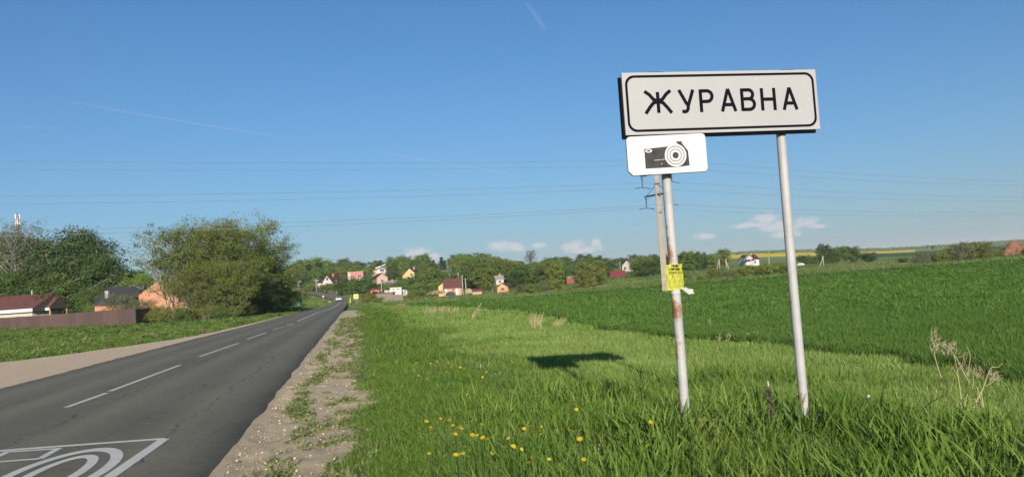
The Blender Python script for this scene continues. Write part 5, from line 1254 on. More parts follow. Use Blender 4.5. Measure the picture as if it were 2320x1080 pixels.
M_fence = mat('brown_profiled_sheet', (.070, .038, .030), .6, .14, .6, .1, 6, spec=.3); per_object(M_fence, .16); M_fence_d = mat('dark_profiled_sheet', (.045, .043, .045), .5, .12, .8)
def fence(name, label, A, B, h, m, pl=2.5, dz=0.0):
    A, B = np.array(A[:2], float), np.array(B[:2], float); L_ = np.linalg.norm(B - A); n = max(1, round(L_ / pl)); pl = L_ / n; an = math.atan2(B[1] - A[1], B[0] - A[0]); pr_ = random.Random(5)
    t = thing(name, label, 'fence', (A[0], A[1], 0), an)
    prof = []
    nr_ = 12
    for k in range(nr_):
        x = (pl - .01) * k / nr_; s_ = (pl - .01) / nr_; prof += [(x, 0), (x + s_ * .35, 0), (x + s_ * .5, -.045), (x + s_ * .85, -.045)]
    prof.append((pl - .01, 0)); mb = MB(); nP = len(prof)
    mb.add([(x, y, 0) for x, y in prof] + [(x, y, h) for x, y in prof] + [(x, y + .012, 0) for x, y in prof] + [(x, y + .012, h) for x, y in prof],
           [(k, k + 1, nP + k + 1, nP + k) for k in range(nP - 1)] + [(2 * nP + k + 1, 2 * nP + k, 3 * nP + k, 3 * nP + k + 1) for k in range(nP - 1)] + [(nP + k, nP + k + 1, 3 * nP + k + 1, 3 * nP + k) for k in range(nP - 1)])
    pm = mb.mesh('fence_panel', m, False, False); cap = MB().box(0, pl, -.035, .03, 0, .05).mesh('rail', m)
    pmesh = MB().box(-.04, .04, .035, .115, -1, h + .02).mesh('post', M_steel)
    for k in range(n + 1):
        p = A + (B - A) * min(k, n) / n; z = hz(p[0], p[1]) + dz
        if k < n:
            q = A + (B - A) * (k + .5) / n; zq = hz(q[0], q[1]) + dz
            o = bpy.data.objects.new('panel', pm); link(o, t); o.location = (k * pl, pr_.uniform(-.012, .012), zq + .04 + pr_.uniform(-.02, .02)); o.rotation_euler = (pr_.uniform(-.012, .012), 0, pr_.uniform(-.006, .006))
        o = bpy.data.objects.new('post', pmesh); link(o, t); o.location = (k * pl, 0, z)
    return t
fa, fb = P(-40, 748, 141), P(306, 736.5, 93)
ftop = P(306, 699, 93)[2]
fence('sheet_metal_fence', 'long brown corrugated metal fence in front of the houses on the left', fa, fb, ftop - hz(fb[0], fb[1]) - .02, M_fence)
fd = P(356, 728, 128)
fence('sheet_metal_fence', 'short dark metal fence running back from the brown fence corner into the bushes', (fb[0] + .1, fb[1] + .1), fd, ftop - hz(fb[0], fb[1]) - .1, M_fence_d)
# black-roofed brick house and the raw brick building
c, w, m_ = spot(214, 300, 706, 120); g = hz(c[0], c[1])
ev, rg_ = P(250, 688, 120)[2] - g, P(250, 653, 123)[2] - g
t = gable_house('brick_house', 'low orange brick house with a black seamed roof behind the brown fence', 'house', (c[0], c[1], g), w, 7.5, ev, rg_, M_brick, R_dark, 'x', -.05, .25)
for k in range(11): MB().prism([(3.72, rg_ + .24), (-.2, ev + .06), (-.2, ev + .14), (3.72, rg_ + .30)], 'x', -w / 2 + k * w / 10 - .03, -w / 2 + k * w / 10 + .03).obj('roof_seam', R_dark, t)
MB().box(-w / 2 + 1.0, -w / 2 + 1.5, 1.0, 1.5, ev + .4, ev + 1.9).obj('flue', M_conc_pale, t)
c, w, m_ = spot(318, 418, 705, 116); g = hz(c[0], c[1])
t = thing('brick_building', 'unfinished orange brick building without a roof behind the thicket', 'building', (c[0], c[1], g), .12)
zt = lambda py, px: P(px, py, 116)[2] - g
MB().prism([(-w / 2, -1), (w / 2, -1), (w / 2, zt(641, 410)), (w * .30, zt(641, 400)), (w * .30, zt(645, 395)), (w * .05, zt(642, 375)), (-w * .12, zt(641, 352)), (-w * .2, zt(646, 345)), (-w / 2, zt(668, 320))], 'y', 0, .4).obj('gable_wall', M_brick, t)
MB().prism([(.4, -1), (9, -1), (9, zt(668, 320) * .8), (.4, zt(668, 320))], 'x', -w / 2, -w / 2 + .4).obj('side_wall', M_brick, t)
MB().prism([(.4, -1), (9, -1), (9, zt(655, 410)), (.4, zt(641, 410))], 'x', w / 2 - .4, w / 2).obj('side_wall', M_brick, t)
MB().box(w * .30, w * .36, -.3, -.004, -1, zt(641, 400)).obj('pier', M_brick, t)

# the red and white mast far behind
c = P(42, 600, 400); g = hz(c[0], c[1]); zt_ = P(45, 478, 400)[2]
M_red = wmat('mast_red', (.42, .05, .05)); M_mw = wmat('mast_white', (.66, .64, .62))
t = thing('radio_mast', 'red and white lattice radio mast rising behind the pale tree at the left', 'mast', (c[0], c[1], g)); H_ = zt_ - g - 3.2
n_ = 14
for k in range(n_):
    z0, z1 = H_ * k / n_, H_ * (k + 1) / n_; w0, w1 = 1.7 - 1.2 * k / n_, 1.7 - 1.2 * (k + 1) / n_; mb = MB()
    cr_ = [(-1, -1), (1, -1), (1, 1), (-1, 1)]
    for j in range(4):
        a, b_ = cr_[j], cr_[(j + 1) % 4]
        mb.tube([(a[0] * w0 / 2 * 2, a[1] * w0, z0), (a[0] * w1, a[1] * w1, z1)], .14, 5); mb.tube([(a[0] * w0, a[1] * w0, z0), (b_[0] * w1, b_[1] * w1, z1)], .08, 4); mb.tube([(b_[0] * w0, b_[1] * w0, z0), (a[0] * w1, a[1] * w1, z1)], .08, 4); mb.tube([(a[0] * w1, a[1] * w1, z1), (b_[0] * w1, b_[1] * w1, z1)], .09, 4)
    mb.obj('lattice_section', M_red if k % 4 >= 2 else M_mw, t)
for zz_, m in ((H_ - .8, M_red), (H_ - 4.6, M_red)):
    mb = MB(); mb.lathe([(1.15, zz_), (1.15, zz_ + .25)], 12); mb.lathe([(1.15, zz_ + 1.1), (1.15, zz_ + 1.2)], 12); mb.obj('platform', m, t)
for a in range(3):
    for zz_ in (H_ - 4.2, H_ - .5):
        x_, y_ = 1.15 * math.cos(a * 2.1 + .6), 1.15 * math.sin(a * 2.1 + .6); MB().box(x_ - .2, x_ + .2, y_ - .12, y_ + .12, zz_, zz_ + 2.2).obj('antenna_panel', M_mw, t)
MB().tube([(0, 0, H_), (0, 0, H_ + 2.5)], .07, 6).obj('lightning_rod', M_steel, t)

# village houses
def V(pxl, pxr, base, Y):
    c, w, m_ = spot(pxl, pxr, base, Y); return c, w, m_
def hh(px, py, Y, g): return P(px, py, Y)[2] - g
c, w, m_ = V(674, 733, 656, 400); g = c[2]
flat = gable_house('long_shed', 'long grey-roofed shed with dark red boards beyond the road bend', 'shed', c, w, 8, hh(700, 646, 400, g), hh(700, 636, 404, g), wmat('dark_red_boards', (.20, .06, .05)), R_teal, 'x', 0, .3)
c, w, m_ = V(727, 759, 656, 395); g = c[2]
t = gable_house('village_house', 'white gabled house with a maroon roof beyond the road bend', 'house', c, w * .8, 9, hh(745, 638, 395, g), hh(748, 623, 395, g), W_white, R_maroon, 'y', -.35, .5, [(0, hh(748, 631, 395, g), 1.2, 1.5), (-1.6, hh(748, 649, 395, g), 1.3, 1.5), (1.6, hh(748, 649, 395, g), 1.3, 1.5)])
MB().box(-w * .4 - 4.5, -w * .4 - .01, 2, 8, -2, hh(730, 640, 395, g)).obj('annex_wall', W_white, t); MB().prism([(1.6, hh(730, 640, 395, g) + .01), (8.4, hh(730, 640, 395, g) + .01), (5, hh(730, 630, 395, g))], 'x', -w * .4 - 4.7, -w * .4 - .02).obj('annex_roof', R_maroon, t)
c, w, m_ = V(712, 726, 644, 425); gable_house('small_shed', 'small pale grey shed left behind the maroon-roofed white house', 'shed', c, w, 4, hh(718, 634, 425, c[2]), hh(718, 630, 425, c[2]), W_grey, R_grey, 'y', .1, .2)
c, w, m_ = V(789, 824, 636, 415); g = c[2]
t = flat_house('pink_house', 'pink and cream house with a flat roof high on the slope', 'house', c, w, 8, hh(806, 616, 415, g), W_pink, W_cream, .05, [(-.2 * w, hh(800, 626, 415, g), 1.6, 1.4), (.25 * w, hh(818, 624, 415, g), 1.4, 1.4)])
MB().box(-w / 2 - .02, -w / 2 + w * .17, -.12, -.004, -.5, hh(806, 617, 415, g)).obj('cream_corner', W_cream, t); MB().box(w * .02, w * .55, -2.2, -.13, -.8, hh(806, 630, 415, g)).obj('terrace', W_white, t); MB().box(-.36 * w, -.06 * w, -.16, -.006, .4, hh(806, 627, 415, g)).obj('red_door', wmat('red_shutter', (.40, .09, .07)), t)
c, w, m_ = V(840, 876, 622, 470); g = c[2]
t = flat_house('modern_house', 'white house with a steep single-pitch roof highest on the slope', 'house', (c[0] + 2, c[1], c[2]), w * .7, 9, hh(858, 600, 470, g), W_white, R_blue, 0, [(0, hh(858, 612, 470, g), 2.2, 1.4)], slope=2.8)
MB().prism([(-w * .38, hh(858, 606, 470, g)), (w * .34, hh(858, 598, 470, g)), (w * .34, hh(858, 600.5, 470, g)), (-w * .38, hh(858, 608.5, 470, g))], 'y', -1.6, -.9).obj('verge_board', M_fascia, t); MB().box(-w * .62, -w * .36, .4, 7, -1, hh(845, 612, 470, g)).obj('annex', W_peach, t)
c, w, m_ = V(853, 880, 643, 395); g = c[2]
gable_house('peach_house', 'peach rendered house with a clipped gable and dark grey roof', 'house', c, w * .92, 11, hh(866, 628, 395, g), hh(866, 619, 395, g), W_peach, R_dark, 'y', .35, .35, [(0, hh(866, 636, 395, g), 1.2, 1.3)])
c, w, m_ = V(912, 947, 636, 420); g = c[2]
gable_house('yellow_house', 'yellow gabled house with a dark roof among the trees', 'house', c, w, 10, hh(930, 624, 420, g), hh(929, 607, 420, g), W_yellow, R_dark, 'y', -.12, .5, [(.8, hh(930, 622, 420, g), 1.2, 1.4)])
c, w, m_ = V(1006, 1048, 663, 272); g = c[2]
t = gable_house('long_barn', 'long barn with a big plain red-brown roof at the foot of the village', 'barn', c, w, 8, hh(1027, 652, 272, g), hh(1027, 632, 276, g), W_peach, R_redbrown, 'x', .06, .25)
for k in range(5): MB().box(-w / 2 + .3 + k * w / 5, -w / 2 + w / 5 - .2 + k * w / 5, -.06, -.005, -.5, 1.5).obj('door', (M_fascia, W_orange, W_brown, M_fascia, W_peach)[k], t)
MB().prism([(-w / 2 - 1.8, -1), (-w / 2 - .02, -1), (-w / 2 - .02, hh(1006, 640, 272, g)), (-w / 2 - 1.8, hh(1006, 648, 272, g))], 'y', 2, 6).obj('lean_to', W_yellow, t)
c, w, m_ = V(1016, 1036, 627, 430); gable_house('small_house', 'small pale house with a grey slate roof above the long barn', 'house', c, w, 7, hh(1026, 617, 430, c[2]), hh(1026, 611, 430, c[2]), W_white, R_grey, 'x', .1, .3, [(0, 1.2, 1.2, 1.0)])
c, w, m_ = V(1004, 1020, 632, 380); gable_house('small_shed', 'low grey shed just above the long barn roof', 'shed', c, w, 5, hh(1012, 628, 380, c[2]), hh(1012, 624, 380, c[2]), W_brown, R_grey, 'x', 0, .2)
c, w, m_ = V(1071, 1092, 667, 245); gable_house('woodshed', 'low brown woodshed between the long barn and the orange cabin', 'shed', c, w, 3, hh(1080, 660, 245, c[2]), hh(1080, 655, 245, c[2]), W_peach, R_redbrown, 'x', 0, .2)
c, w, m_ = V(1127, 1152, 664, 235); g = c[2]
t = gable_house('timber_cabin', 'small orange timber cabin with a dark roof by the edge of the wheat', 'cabin', c, w, 5, hh(1140, 650, 235, g), hh(1138, 642, 235, g), W_orange, R_maroon, 'y', -.15, .3, [(0, hh(1140, 654.5, 235, g), .8, .4)], frame=W_brown, gable=wmat('pale_timber', (.48, .29, .17)))
MB().prism([(.6, hh(1120, 652, 235, g)), (5, hh(1120, 652, 235, g)), (5, hh(1120, 650.5, 235, g)), (.6, hh(1120, 650.5, 235, g))], 'x', -w / 2 - 1.7, -w / 2 - .02).obj('lean_to_roof', R_maroon, t)
for yy_ in (.8, 4.6): MB().box(-w / 2 - 1.6, -w / 2 - 1.45, yy_, yy_ + .15, -1, hh(1120, 652.2, 235, g)).obj('post', W_brown, t)
c, w, m_ = V(1124, 1142, 645, 320); gable_house('small_house', 'small grey-roofed house behind the orange cabin', 'house', c, w, 5, hh(1133, 632, 320, c[2]), hh(1133, 624, 320, c[2]), W_cream, R_grey, 'x', .2, .3, [(0, 1.2, 1.0, .9)])
c, w, m_ = V(1284, 1303, 642, 300); gable_house('brick_shed', 'red brick shed beside the half-bare tree', 'shed', c, w, 4, hh(1293, 629, 300, c[2]), hh(1293, 626, 300, c[2]), wmat('red_brick_wall', (.22, .065, .045)), R_grey, 'x', .1, .1)
a, b_ = P(1383, 629, 330), P(1417, 627, 330); fence('metal_fence', 'maroon metal fence on the meadow below the dark-roofed white house', a, b_, hh(1400, 614, 330, P(1400, 629, 330)[2]), F_maroon, 2.4, P(1400, 628, 330)[2] - hz(*P(1400, 628, 330)[:2]))
c, w, m_ = V(1409, 1436, 614, 400); g = c[2]
gable_house('dark_roofed_house', 'white and yellow house with a dark brown roof above the maroon fence', 'house', c, w, 9, hh(1422, 601, 400, g), hh(1424, 589, 404, g), W_cream, R_dark, 'y', -.55, .4, [(-1.2, hh(1420, 607, 400, g), 1.2, 1.3), (1.4, hh(1420, 607, 400, g), 1.2, 1.3)])
c, w, m_ = V(1680, 1724, 603, 400); g = c[2]
t = gable_house('white_house', 'white house with a dark maroon roof seen between the two sign posts', 'house', (c[0] + 1.2, c[1], c[2]), w * .66, 8, hh(1705, 587, 400, g), hh(1700, 577, 404, g), W_white, R_maroon, 'x', .25, .35, [(.8, hh(1700, 594, 400, g), 1.1, 1.3), (-1.8, hh(1700, 594, 400, g), 1.1, 1.3)])
MB().prism([(-w * .58, -1), (-w * .10, -1), (-w * .10, hh(1690, 590, 400, g)), (-w * .34, hh(1690, 578.5, 400, g)), (-w * .58, hh(1690, 590, 400, g))], 'y', -2.4, -.02).obj('wing', W_white, t)
MB().prism([(-w * .62, hh(1690, 592, 400, g)), (-w * .06, hh(1690, 589.5, 400, g)), (-w * .06, hh(1690, 587, 400, g)), (-w * .62, hh(1690, 588, 400, g))], 'y', -3.6, -2.42).obj('porch_roof', R_maroon, t)
# bottom of the village: white fences, foundations, heaps
c0_, c1_ = P(776, 662, 335), P(835, 664, 325); A_, B_ = c0_[:2], c1_[:2]
def wall_run(name, label, pA, pB, hpx, m, n, gap=.3, cat='fence'):
    """a run of separate panels standing on the ground between two points"""
    L_ = np.linalg.norm(pB[:2] - pA[:2]); t = thing(name, label, cat, (pA[0], pA[1], 0), math.atan2(pB[1] - pA[1], pB[0] - pA[0])); pl = L_ / n
    me = MB().box(gap / 2, pl - gap / 2, 0, .12, -1.2, hpx).mesh('panel', m); pm_ = MB().box(-.09, .09, -.02, .14, -1.2, hpx + .15).mesh('post', m)
    for k in range(n + 1):
        q = pA + (pB - pA) * k / n
        if k < n: o = bpy.data.objects.new('panel', me); link(o, t); o.location = (k * pl, 0, q[2])
        o = bpy.data.objects.new('post', pm_); link(o, t); o.location = (k * pl, 0, q[2])
    return t
wall_run('white_fence', 'white panel fence along the lane below the pink house', P(772, 660, 372), P(848, 661, 356), 1.3, M_fascia, 9, .5)
wall_run('white_fence', 'low white fence right of the parked red car', P(872, 664, 300), P(940, 662, 300), 1.0, M_fascia, 9, .6)
wall_run('stone_wall', 'long broken rubble wall of an unfinished foundation near the verge', P(854, 677, 250), P(912, 677, 245), 1.25, M_stonew, 6, .25, 'wall')
c, w, m_ = V(884, 910, 661, 292); flat_house('white_shed', 'long low white shed behind the rubble wall', 'shed', c, w, 3, hh(897, 652.5, 292, c[2]), W_white, M_fascia, 0, [(-.8, 1, .7, .4), (.8, 1, .7, .4)], over=.1)
c, w, m_ = V(852, 890, 669, 270); flat_house('dark_shed', 'low shed with a flat dark roof between the rubble wall and the white shed', 'shed', c, w, 5, hh(870, 664, 270, c[2]), W_brown, R_dark, 0, over=.2)
c, w, m_ = V(868, 900, 650, 330); gable_house('small_house', 'grey-roofed brown house under the peach house', 'house', c, w * .9, 7, hh(884, 644, 330, c[2]), hh(884, 637, 334, c[2]), wmat('brick_brown', (.26, .11, .08)), R_grey, 'x', .1, .3)
def heap(name, label, cat, pxl, pxr, top, base, Y, m, seed, squash=1.0):
    c, w, m_ = spot(pxl, pxr, base, Y); h_ = P((pxl + pxr) / 2, top, Y)[2] - c[2]
    bm = bmesh.new(); bmesh.ops.create_icosphere(bm, subdivisions=4, radius=1)
    for v in bm.verts:
        n_ = fbm(np.array(v.co.x * 2 + seed), np.array(v.co.y * 2 + v.co.z * 1.7), 4); k = .62 + .75 * float(n_)
        v.co = Vector((v.co.x * w / 2 * k, v.co.y * w * .4 * squash * k, max(-.3, v.co.z * h_ * (.6 + .8 * float(n_)))))
    me = bpy.data.meshes.new(name); bm.to_mesh(me); bm.free(); me.materials.append(m)
    o = bpy.data.objects.new(name, me); link(o); o.location = c; return tag(o, label, cat)
M_bank = mat('earthy_bank', (.15, .105, .07), .95, .4, 1.5, .6, 4, col2=(.10, .13, .04)); M_clay = mat('orange_clay', (.19, .09, .052), .95, .3, 1.2, .6, 4); M_lime = mat('white_heap', (.46, .43, .39), .95, .1, 1, .3, 4)
heap('clay_heap', 'heap of orange clay at the right edge behind the thicket', 'earth heap', 2262, 2345, 549, 577, 232, M_clay, 3)
heap('white_heap', 'white heap on the grass just right of the grey post', 'heap', 1804, 1824, 595.5, 600, 300, M_lime, 5)
heap('earth_bank', 'bare earthy hump on the bank left of the long wheat edge by the lone bush', 'earth bank', 2020, 2062, 595.5, 600, 185, M_bank, 7, .5)
heap('earth_bank', 'bare reddish earth bank below the farm clump', 'earth bank', 1940, 1990, 600, 605, 195, M_bank, 9, .5)
heap('rubble_pile', 'pile of pale rubble at the foot of the meadow left of the concrete power pole', 'rubble', 1405, 1440, 640, 648, 205, M_stonew, 11, .6)
c, w, m_ = spot(968, 1004, 667, 255); M_log = wmat('stacked_timber', (.27, .20, .125), var=.35, scale=2.5)
t = thing('timber_pile', 'pile of pale logs left of the long barn', 'timber pile', c); q = random.Random(3)
for k in range(20):
    row = k // 7; x_ = -w / 2 + (k % 7) * w / 7 + row * .3 + q.uniform(-.1, .1); a = q.uniform(-.5, .5); l_ = q.uniform(1.2, 2.0)
    MB().tube([(x_ - l_ * math.sin(a), -l_ * math.cos(a) * .4, .15 + row * .34), (x_ + l_ * math.sin(a) + .8, l_ * math.cos(a) * .4, .15 + row * .34 + q.uniform(0, .3))], q.uniform(.11, .18), 8).obj('log', M_log, t)
heap('covered_pile', 'dark tarpaulin-covered pile in front of the long barn', 'pile', 1010, 1032, 660, 667, 250, R_dark, 15, .5)
heap('straw_heap', 'pale heap of cut grass right of the long barn', 'heap', 1050, 1072, 653, 662, 262, wmat('straw', (.27, .22, .11), var=.3), 17, .5)
heap('earth_bank', 'bare brown patch of upturned earth at the wheat corner by the verge', 'earth bank', 888, 922, 688, 695, 130, wmat('brown_earth', (.15, .11, .06), var=.3), 19, .35)

# ------------------------------------------------------------------ poles and power line
def pole(name, label, px, top, base, Y, strut=None, m=M_conc_pale, r0=.16, group=None, arm=True):
    c = P(px, base, Y); h_ = P(px, top, Y)[2] - c[2]
    t = thing(name, label, 'utility pole', c, 0, group)
    MB().tube([(0, 0, -1), (0, 0, h_)], [r0, r0 * .7], 8).obj('pole', m, t, True)
    if strut:
        a = P(strut, base, Y)[0] - c[0]; MB().tube([(a, .3, -1), (.05 * np.sign(a), .02, h_ * .86)], [r0 * .9, r0 * .65], 8).obj('strut', m, t, True)
    if not arm: return t
    MB().box(-.55, .55, -.04, .04, h_ - .37, h_ - .3).obj('crossarm', M_steel, t)
    for xx in (-.5, -.2, .2, .5): MB().lathe([(.02, h_ - .3), (.04, h_ - .24), (.035, h_ - .18), (.015, h_ - .14)], 8, (xx, 0)).obj('insulator', M_conc_pale, t)
    return t
pole('utility_pole', 'pale concrete pole in front of the thicket left of the road', 446, 634, 731, 93, r0=.17, arm=False)
pole('utility_pole', 'pole standing before the grey-roofed long shed beyond the bend', 717, 632, 657, 372)
pole('utility_pole', 'strutted pole right of the maroon-roofed white house', 763, 633, 662, 352, 776)
for a in ((981, 616, 638, 330, 986, 'strutted pole left above the long barn'), (1039, 617, 636, 320, None, 'short-looking pole rising behind the long barn roof'), (1049, 624, 662, 262, None, 'brownish pole at the right end of the long barn'), (1056, 630, 662, 250, None, 'pale pole standing clear to the right of the long barn'),
          (1182, 621, 645, 290, 1172, 'A-shaped pole above the hedge right of the orange cabin'), (1631, 586, 610, 300, 1622, 'A-shaped pole with its strut on the left, before the clump behind the rusted post'), (1646, 586, 609, 300, 1653, 'A-shaped pole with its strut on the right, before the clump behind the rusted post'),
          (1701, 579, 604, 330, 1711, 'strutted pole standing in front of the white house'), (1743, 583, 600, 330, None, 'single pole right of the white house'), (1866, 579, 601, 262, 1856, 'A-shaped pole in front of the farm clump'), (1380, 600, 616, 360, None, 'thin pole left of the dark-roofed white house'), (1405, 593, 606, 410, None, 'thin pole against the left wall of the dark-roofed white house'), (865, 640, 662, 300, None, 'thin pole behind the rubble wall')):
    pole('utility_pole', a[5], a[0], a[1], a[2], a[3], a[4], r0=.15)

pc = P(1507.5, 669, 75); pz = pc[2]; zc = lambda py, px: P(px, py, 75)[2] - pz
pt = thing('power_line_pole', 'tall brownish concrete power pole behind the rusted sign post', 'power pole', (pc[0], pc[1], pz), 0)
LD = np.array([110.0, 70, 0]); LD /= np.linalg.norm(LD); AD = np.array([-LD[1], LD[0], 0])      # along the line; along the arms, away from the viewer
mb = MB(); hp = zc(322, 1485)
prof = [(-.28, -.22), (.28, -.22), (.22, .22), (-.22, .22)]
vs = []
for z, k in ((-1, 1), (hp * .5, .82), (hp, .62)): vs += [(x_ * k, y_ * k, z) for x_, y_ in prof]
mb.add(vs, [(a + j, a + (j + 1) % 4, a + 4 + (j + 1) % 4, a + 4 + j) for a in (0, 4) for j in range(4)] + [(3, 2, 1, 0), (8, 9, 10, 11)])
M_pconc = mat('brown_concrete', (.27, .225, .175), .9, .15, 1.5, .3, 12); mb.obj('pole', M_pconc, pt)
MB().box(-.3, .3, -.24, -.215, zc(634, 1505), zc(632.5, 1505)).obj('painted_band', M_conc_pale, pt)
LV = [(zc(440.5, 1492), 1.6), (zc(392, 1489), 1.95), (zc(341, 1486), 1.6)]; ends = []
for z, L_ in LV:
    mb = MB(); a = -AD * L_; b_ = AD * L_; o_ = LD * .16
    mb.tube([a + o_ + (0, 0, z), b_ + o_ + (0, 0, z)], .055, 6); mb.tube([a - o_ + (0, 0, z), b_ - o_ + (0, 0, z)], .055, 6)
    mb.obj('crossarm', M_steel, pt)
    mb = MB()
    for e in (a, b_): mb.tube([e + (0, 0, z), np.array([0, 0, z + .95])], .022, 5)
    mb.obj('brace', M_steel, pt)
    MB().tube([(0, 0, z + .9), (0, 0, z + 1.0)], .26, 10).obj('collar', M_steel, pt)
    for e in (a, b_):
        pr = [(.03, 0), (.03, -.12), (.13, -.14), (.13, -.17), (.03, -.19)]
        mb = MB(); mb.lathe([(r_, z + q_) for r_, q_ in [(.02, -1.05), (.045, -.95), (.05, -.25), (.13, -.20), (.13, -.17), (.03, -.15), (.02, 0)]], 8, (e[0], e[1])); mb.obj('insulator', M_steel, pt)
        mb = MB(); q0 = e + np.array([0, 0, z - 1.06]); mb.tube([q0 - LD * .85 + (0, 0, -.10), q0 - LD * .4 + (0, 0, -.02), q0, q0 + LD * .4 + (0, 0, -.02), q0 + LD * .85 + (0, 0, -.10)], .03, 6); mb.obj('wire_clamp', M_steel, pt)
        ends.append(np.array([pc[0], pc[1], pz]) + q0)
M_wire = mat('aluminium_wire', (.15, .19, .24), .5, .05, 2)
nm_ = ['lowest power wire on the near side of the line', 'lowest power wire on the far side of the line', 'middle power wire on the near side of the line', 'middle power wire on the far side of the line', 'top power wire on the near side of the line', 'top power wire on the far side of the line']
for k, e in enumerate(ends):
    pts = []
    for t_ in np.linspace(-1, 1, 81):
        q = abs(t_); d = np.array([110, -70 * -1, 0]) if t_ > 0 else np.array([110, 70, 0])
        pts.append(e + np.array([110 * t_, 70 * t_, -4 * 1.45 * q * (1 - q) + (0.2 * q)]))
    o = MB().tube(pts, .013, 5).obj('power_wire', M_wire); tag(o, nm_[k] + ' crossing the sky', 'wire', 'power line wires')

# ------------------------------------------------------------------ small roadside things
M_fluo = mat('fluorescent_yellow', (.72, .72, .10), .5, .03, 2); M_bluesign = mat('sign_blue', (.03, .13, .40), .5, .05, 2); M_green = mat('sign_green', (.05, .28, .12), .5, .05, 2); M_redsign = mat('sign_red', (.50, .04, .04), .5, .05, 2)
def road_sign(name, label, px, top, bot, base, Y, wpx, face, build, yaw=.19, post=M_conc_pale):
    c = P(px, base, Y); g = c[2]; z1, z0 = P(px, top, Y)[2] - g, P(px, bot, Y)[2] - g; w = wpx * Y / FPX
    t = thing(name, label, 'road sign', c, yaw)
    MB().tube([(0, .05, -.5), (0, .05, z1)], .045, 8).obj('post', post, t, True)
    build(t, w, z0, z1); return t
def ped(t, w, z0, z1):
    MB().box(-w / 2, w / 2, -.03, 0, z0, z1).obj('board', M_fluo, t)
    i_ = w * .2; MB().box(-w / 2 + i_, w / 2 - i_, -.034, -.031, z0 + i_, z1 - i_).obj('blue_square', M_bluesign, t)
    cz = (z0 + z1) / 2; q = w * .26
    MB().prism([(-q, cz - q * .9), (q, cz - q * .9), (0, cz + q)], 'y', -.038, -.035).obj('white_triangle', M_fascia, t)
    mb = MB(); s_ = w * .11
    mb.prism([(-s_ * .3, cz + s_), (s_ * .3, cz + s_), (s_ * .3, cz + s_ * 1.5), (-s_ * .3, cz + s_ * 1.5)], 'y', -.042, -.039)
    for st in ([(0, s_ * .9), (0, -.2 * s_), (s_ * .8, -1.5 * s_)], [(0, -.2 * s_), (-s_ * .8, -1.5 * s_)], [(-s_ * .7, 0), (0, .7 * s_), (s_ * .7, .1 * s_)]): stroke(mb, [(a, cz + b_) for a, b_ in st], s_ * .35, -.042, -.039)
    mb.obj('walking_figure', M_black, t)
road_sign('pedestrian_crossing_sign', 'fluorescent yellow pedestrian crossing sign by the right shoulder', 807.5, 666, 676, 690, 172, 10, None, ped)
t = thing('stop_board', 'small brown wooden stake beside the yellow crossing sign', 'stake', P(812, 688, 178)); MB().box(-.09, .09, -.05, .05, -.3, 1.0).obj('stake', W_brown, t)
t = thing('reflector_post', 'short yellow roadside reflector post at the outer edge of the bend', 'post', P(793.5, 683, 200)); MB().lathe([(.10, -.3), (.10, .7), (.05, .78)], 10).obj('body', M_fluo, t); MB().lathe([(.105, .4), (.105, .52)], 10).obj('band', M_redsign, t)
def busstop(t, w, z0, z1):
    MB().box(-w / 2, w / 2, -.03, 0, z0, z1).obj('board', M_fascia, t)
    MB().box(-w * .38, w * .38, -.034, -.031, z0 + (z1 - z0) * .45, z1 - w * .1).obj('blue_panel', M_bluesign, t); MB().box(-w * .25, w * .25, -.038, -.035, z0 + (z1 - z0) * .58, z1 - w * .25).obj('bus_symbol', M_fascia, t)
road_sign('bus_stop_sign', 'white and blue bus stop sign behind the teal container', 684.5, 664.5, 673, 690, 172, 6.5, None, busstop)
def greensign(t, w, z0, z1):
    MB().box(-w / 2, w / 2, -.03, 0, z0, z1).obj('board', M_fluo, t); MB().box(-w * .42, w * .42, -.034, -.031, z0 + w * .08, z1 - w * .08).obj('green_panel', M_green, t)
    MB().prism([(-w * .3, z0 + w * .15), (w * .02, z0 + w * .15), (-w * .14, z1 - w * .16)], 'y', -.038, -.035).obj('white_triangle', M_fascia, t); MB().box(w * .1, w * .32, -.038, -.035, z0 + w * .2, z1 - w * .25).obj('white_square', M_fascia, t)
road_sign('crossing_sign', 'green and yellow bordered sign low beside the bus stop sign', 681, 673.5, 682, 694, 165, 9.5, None, greensign)
def tri(t, w, z0, z1):
    MB().prism([(-w / 2, z0), (w / 2, z0), (0, z1)], 'y', -.03, 0).obj('board', M_redsign, t); MB().prism([(-w * .34, z0 + w * .1), (w * .34, z0 + w * .1), (0, z1 - w * .2)], 'y', -.036, -.031).obj('white_triangle', M_fascia, t)
road_sign('warning_sign', 'small triangular warning sign on the inside of the bend', 733, 667.5, 673, 683, 250, 6, None, tri)
# teal waste container
c, w, m_ = spot(662.5, 682, 697.5, 158); M_teal = mat('teal_paint', (.025, .135, .13), .5, .15, 2)
t = thing('waste_container', 'teal metal waste container on the verge by the end of the thicket', 'container', c, .1); hC = P(672, 685, 158)[2] - c[2]
MB().prism([(-w / 2 + .12, .12), (w / 2 - .12, .12), (w / 2, hC), (-w / 2, hC)], 'y', -.5, .6).obj('body', M_teal, t)
MB().box(-w / 2 - .04, w / 2 + .04, -.54, .64, hC + .002, hC + .07).obj('rim', M_teal, t)
for k in range(4): MB().box(-w / 2 + .25 + k * (w - .5) / 3 - .03, -w / 2 + .25 + k * (w - .5) / 3 + .03, -.56, -.502, .2, hC - .05).obj('rib', M_teal, t)
for sx in (-1, 1):
    for yy_ in (-.35, .45): MB().tube([(sx * w * .36, yy_ - .04, .06), (sx * w * .36, yy_ + .04, .06)], .09, 10).obj('castor', M_steel, t)
t = thing('gravel_mound', 'x', 'heap', (0, 0, 0)); bpy.data.objects.remove(t)
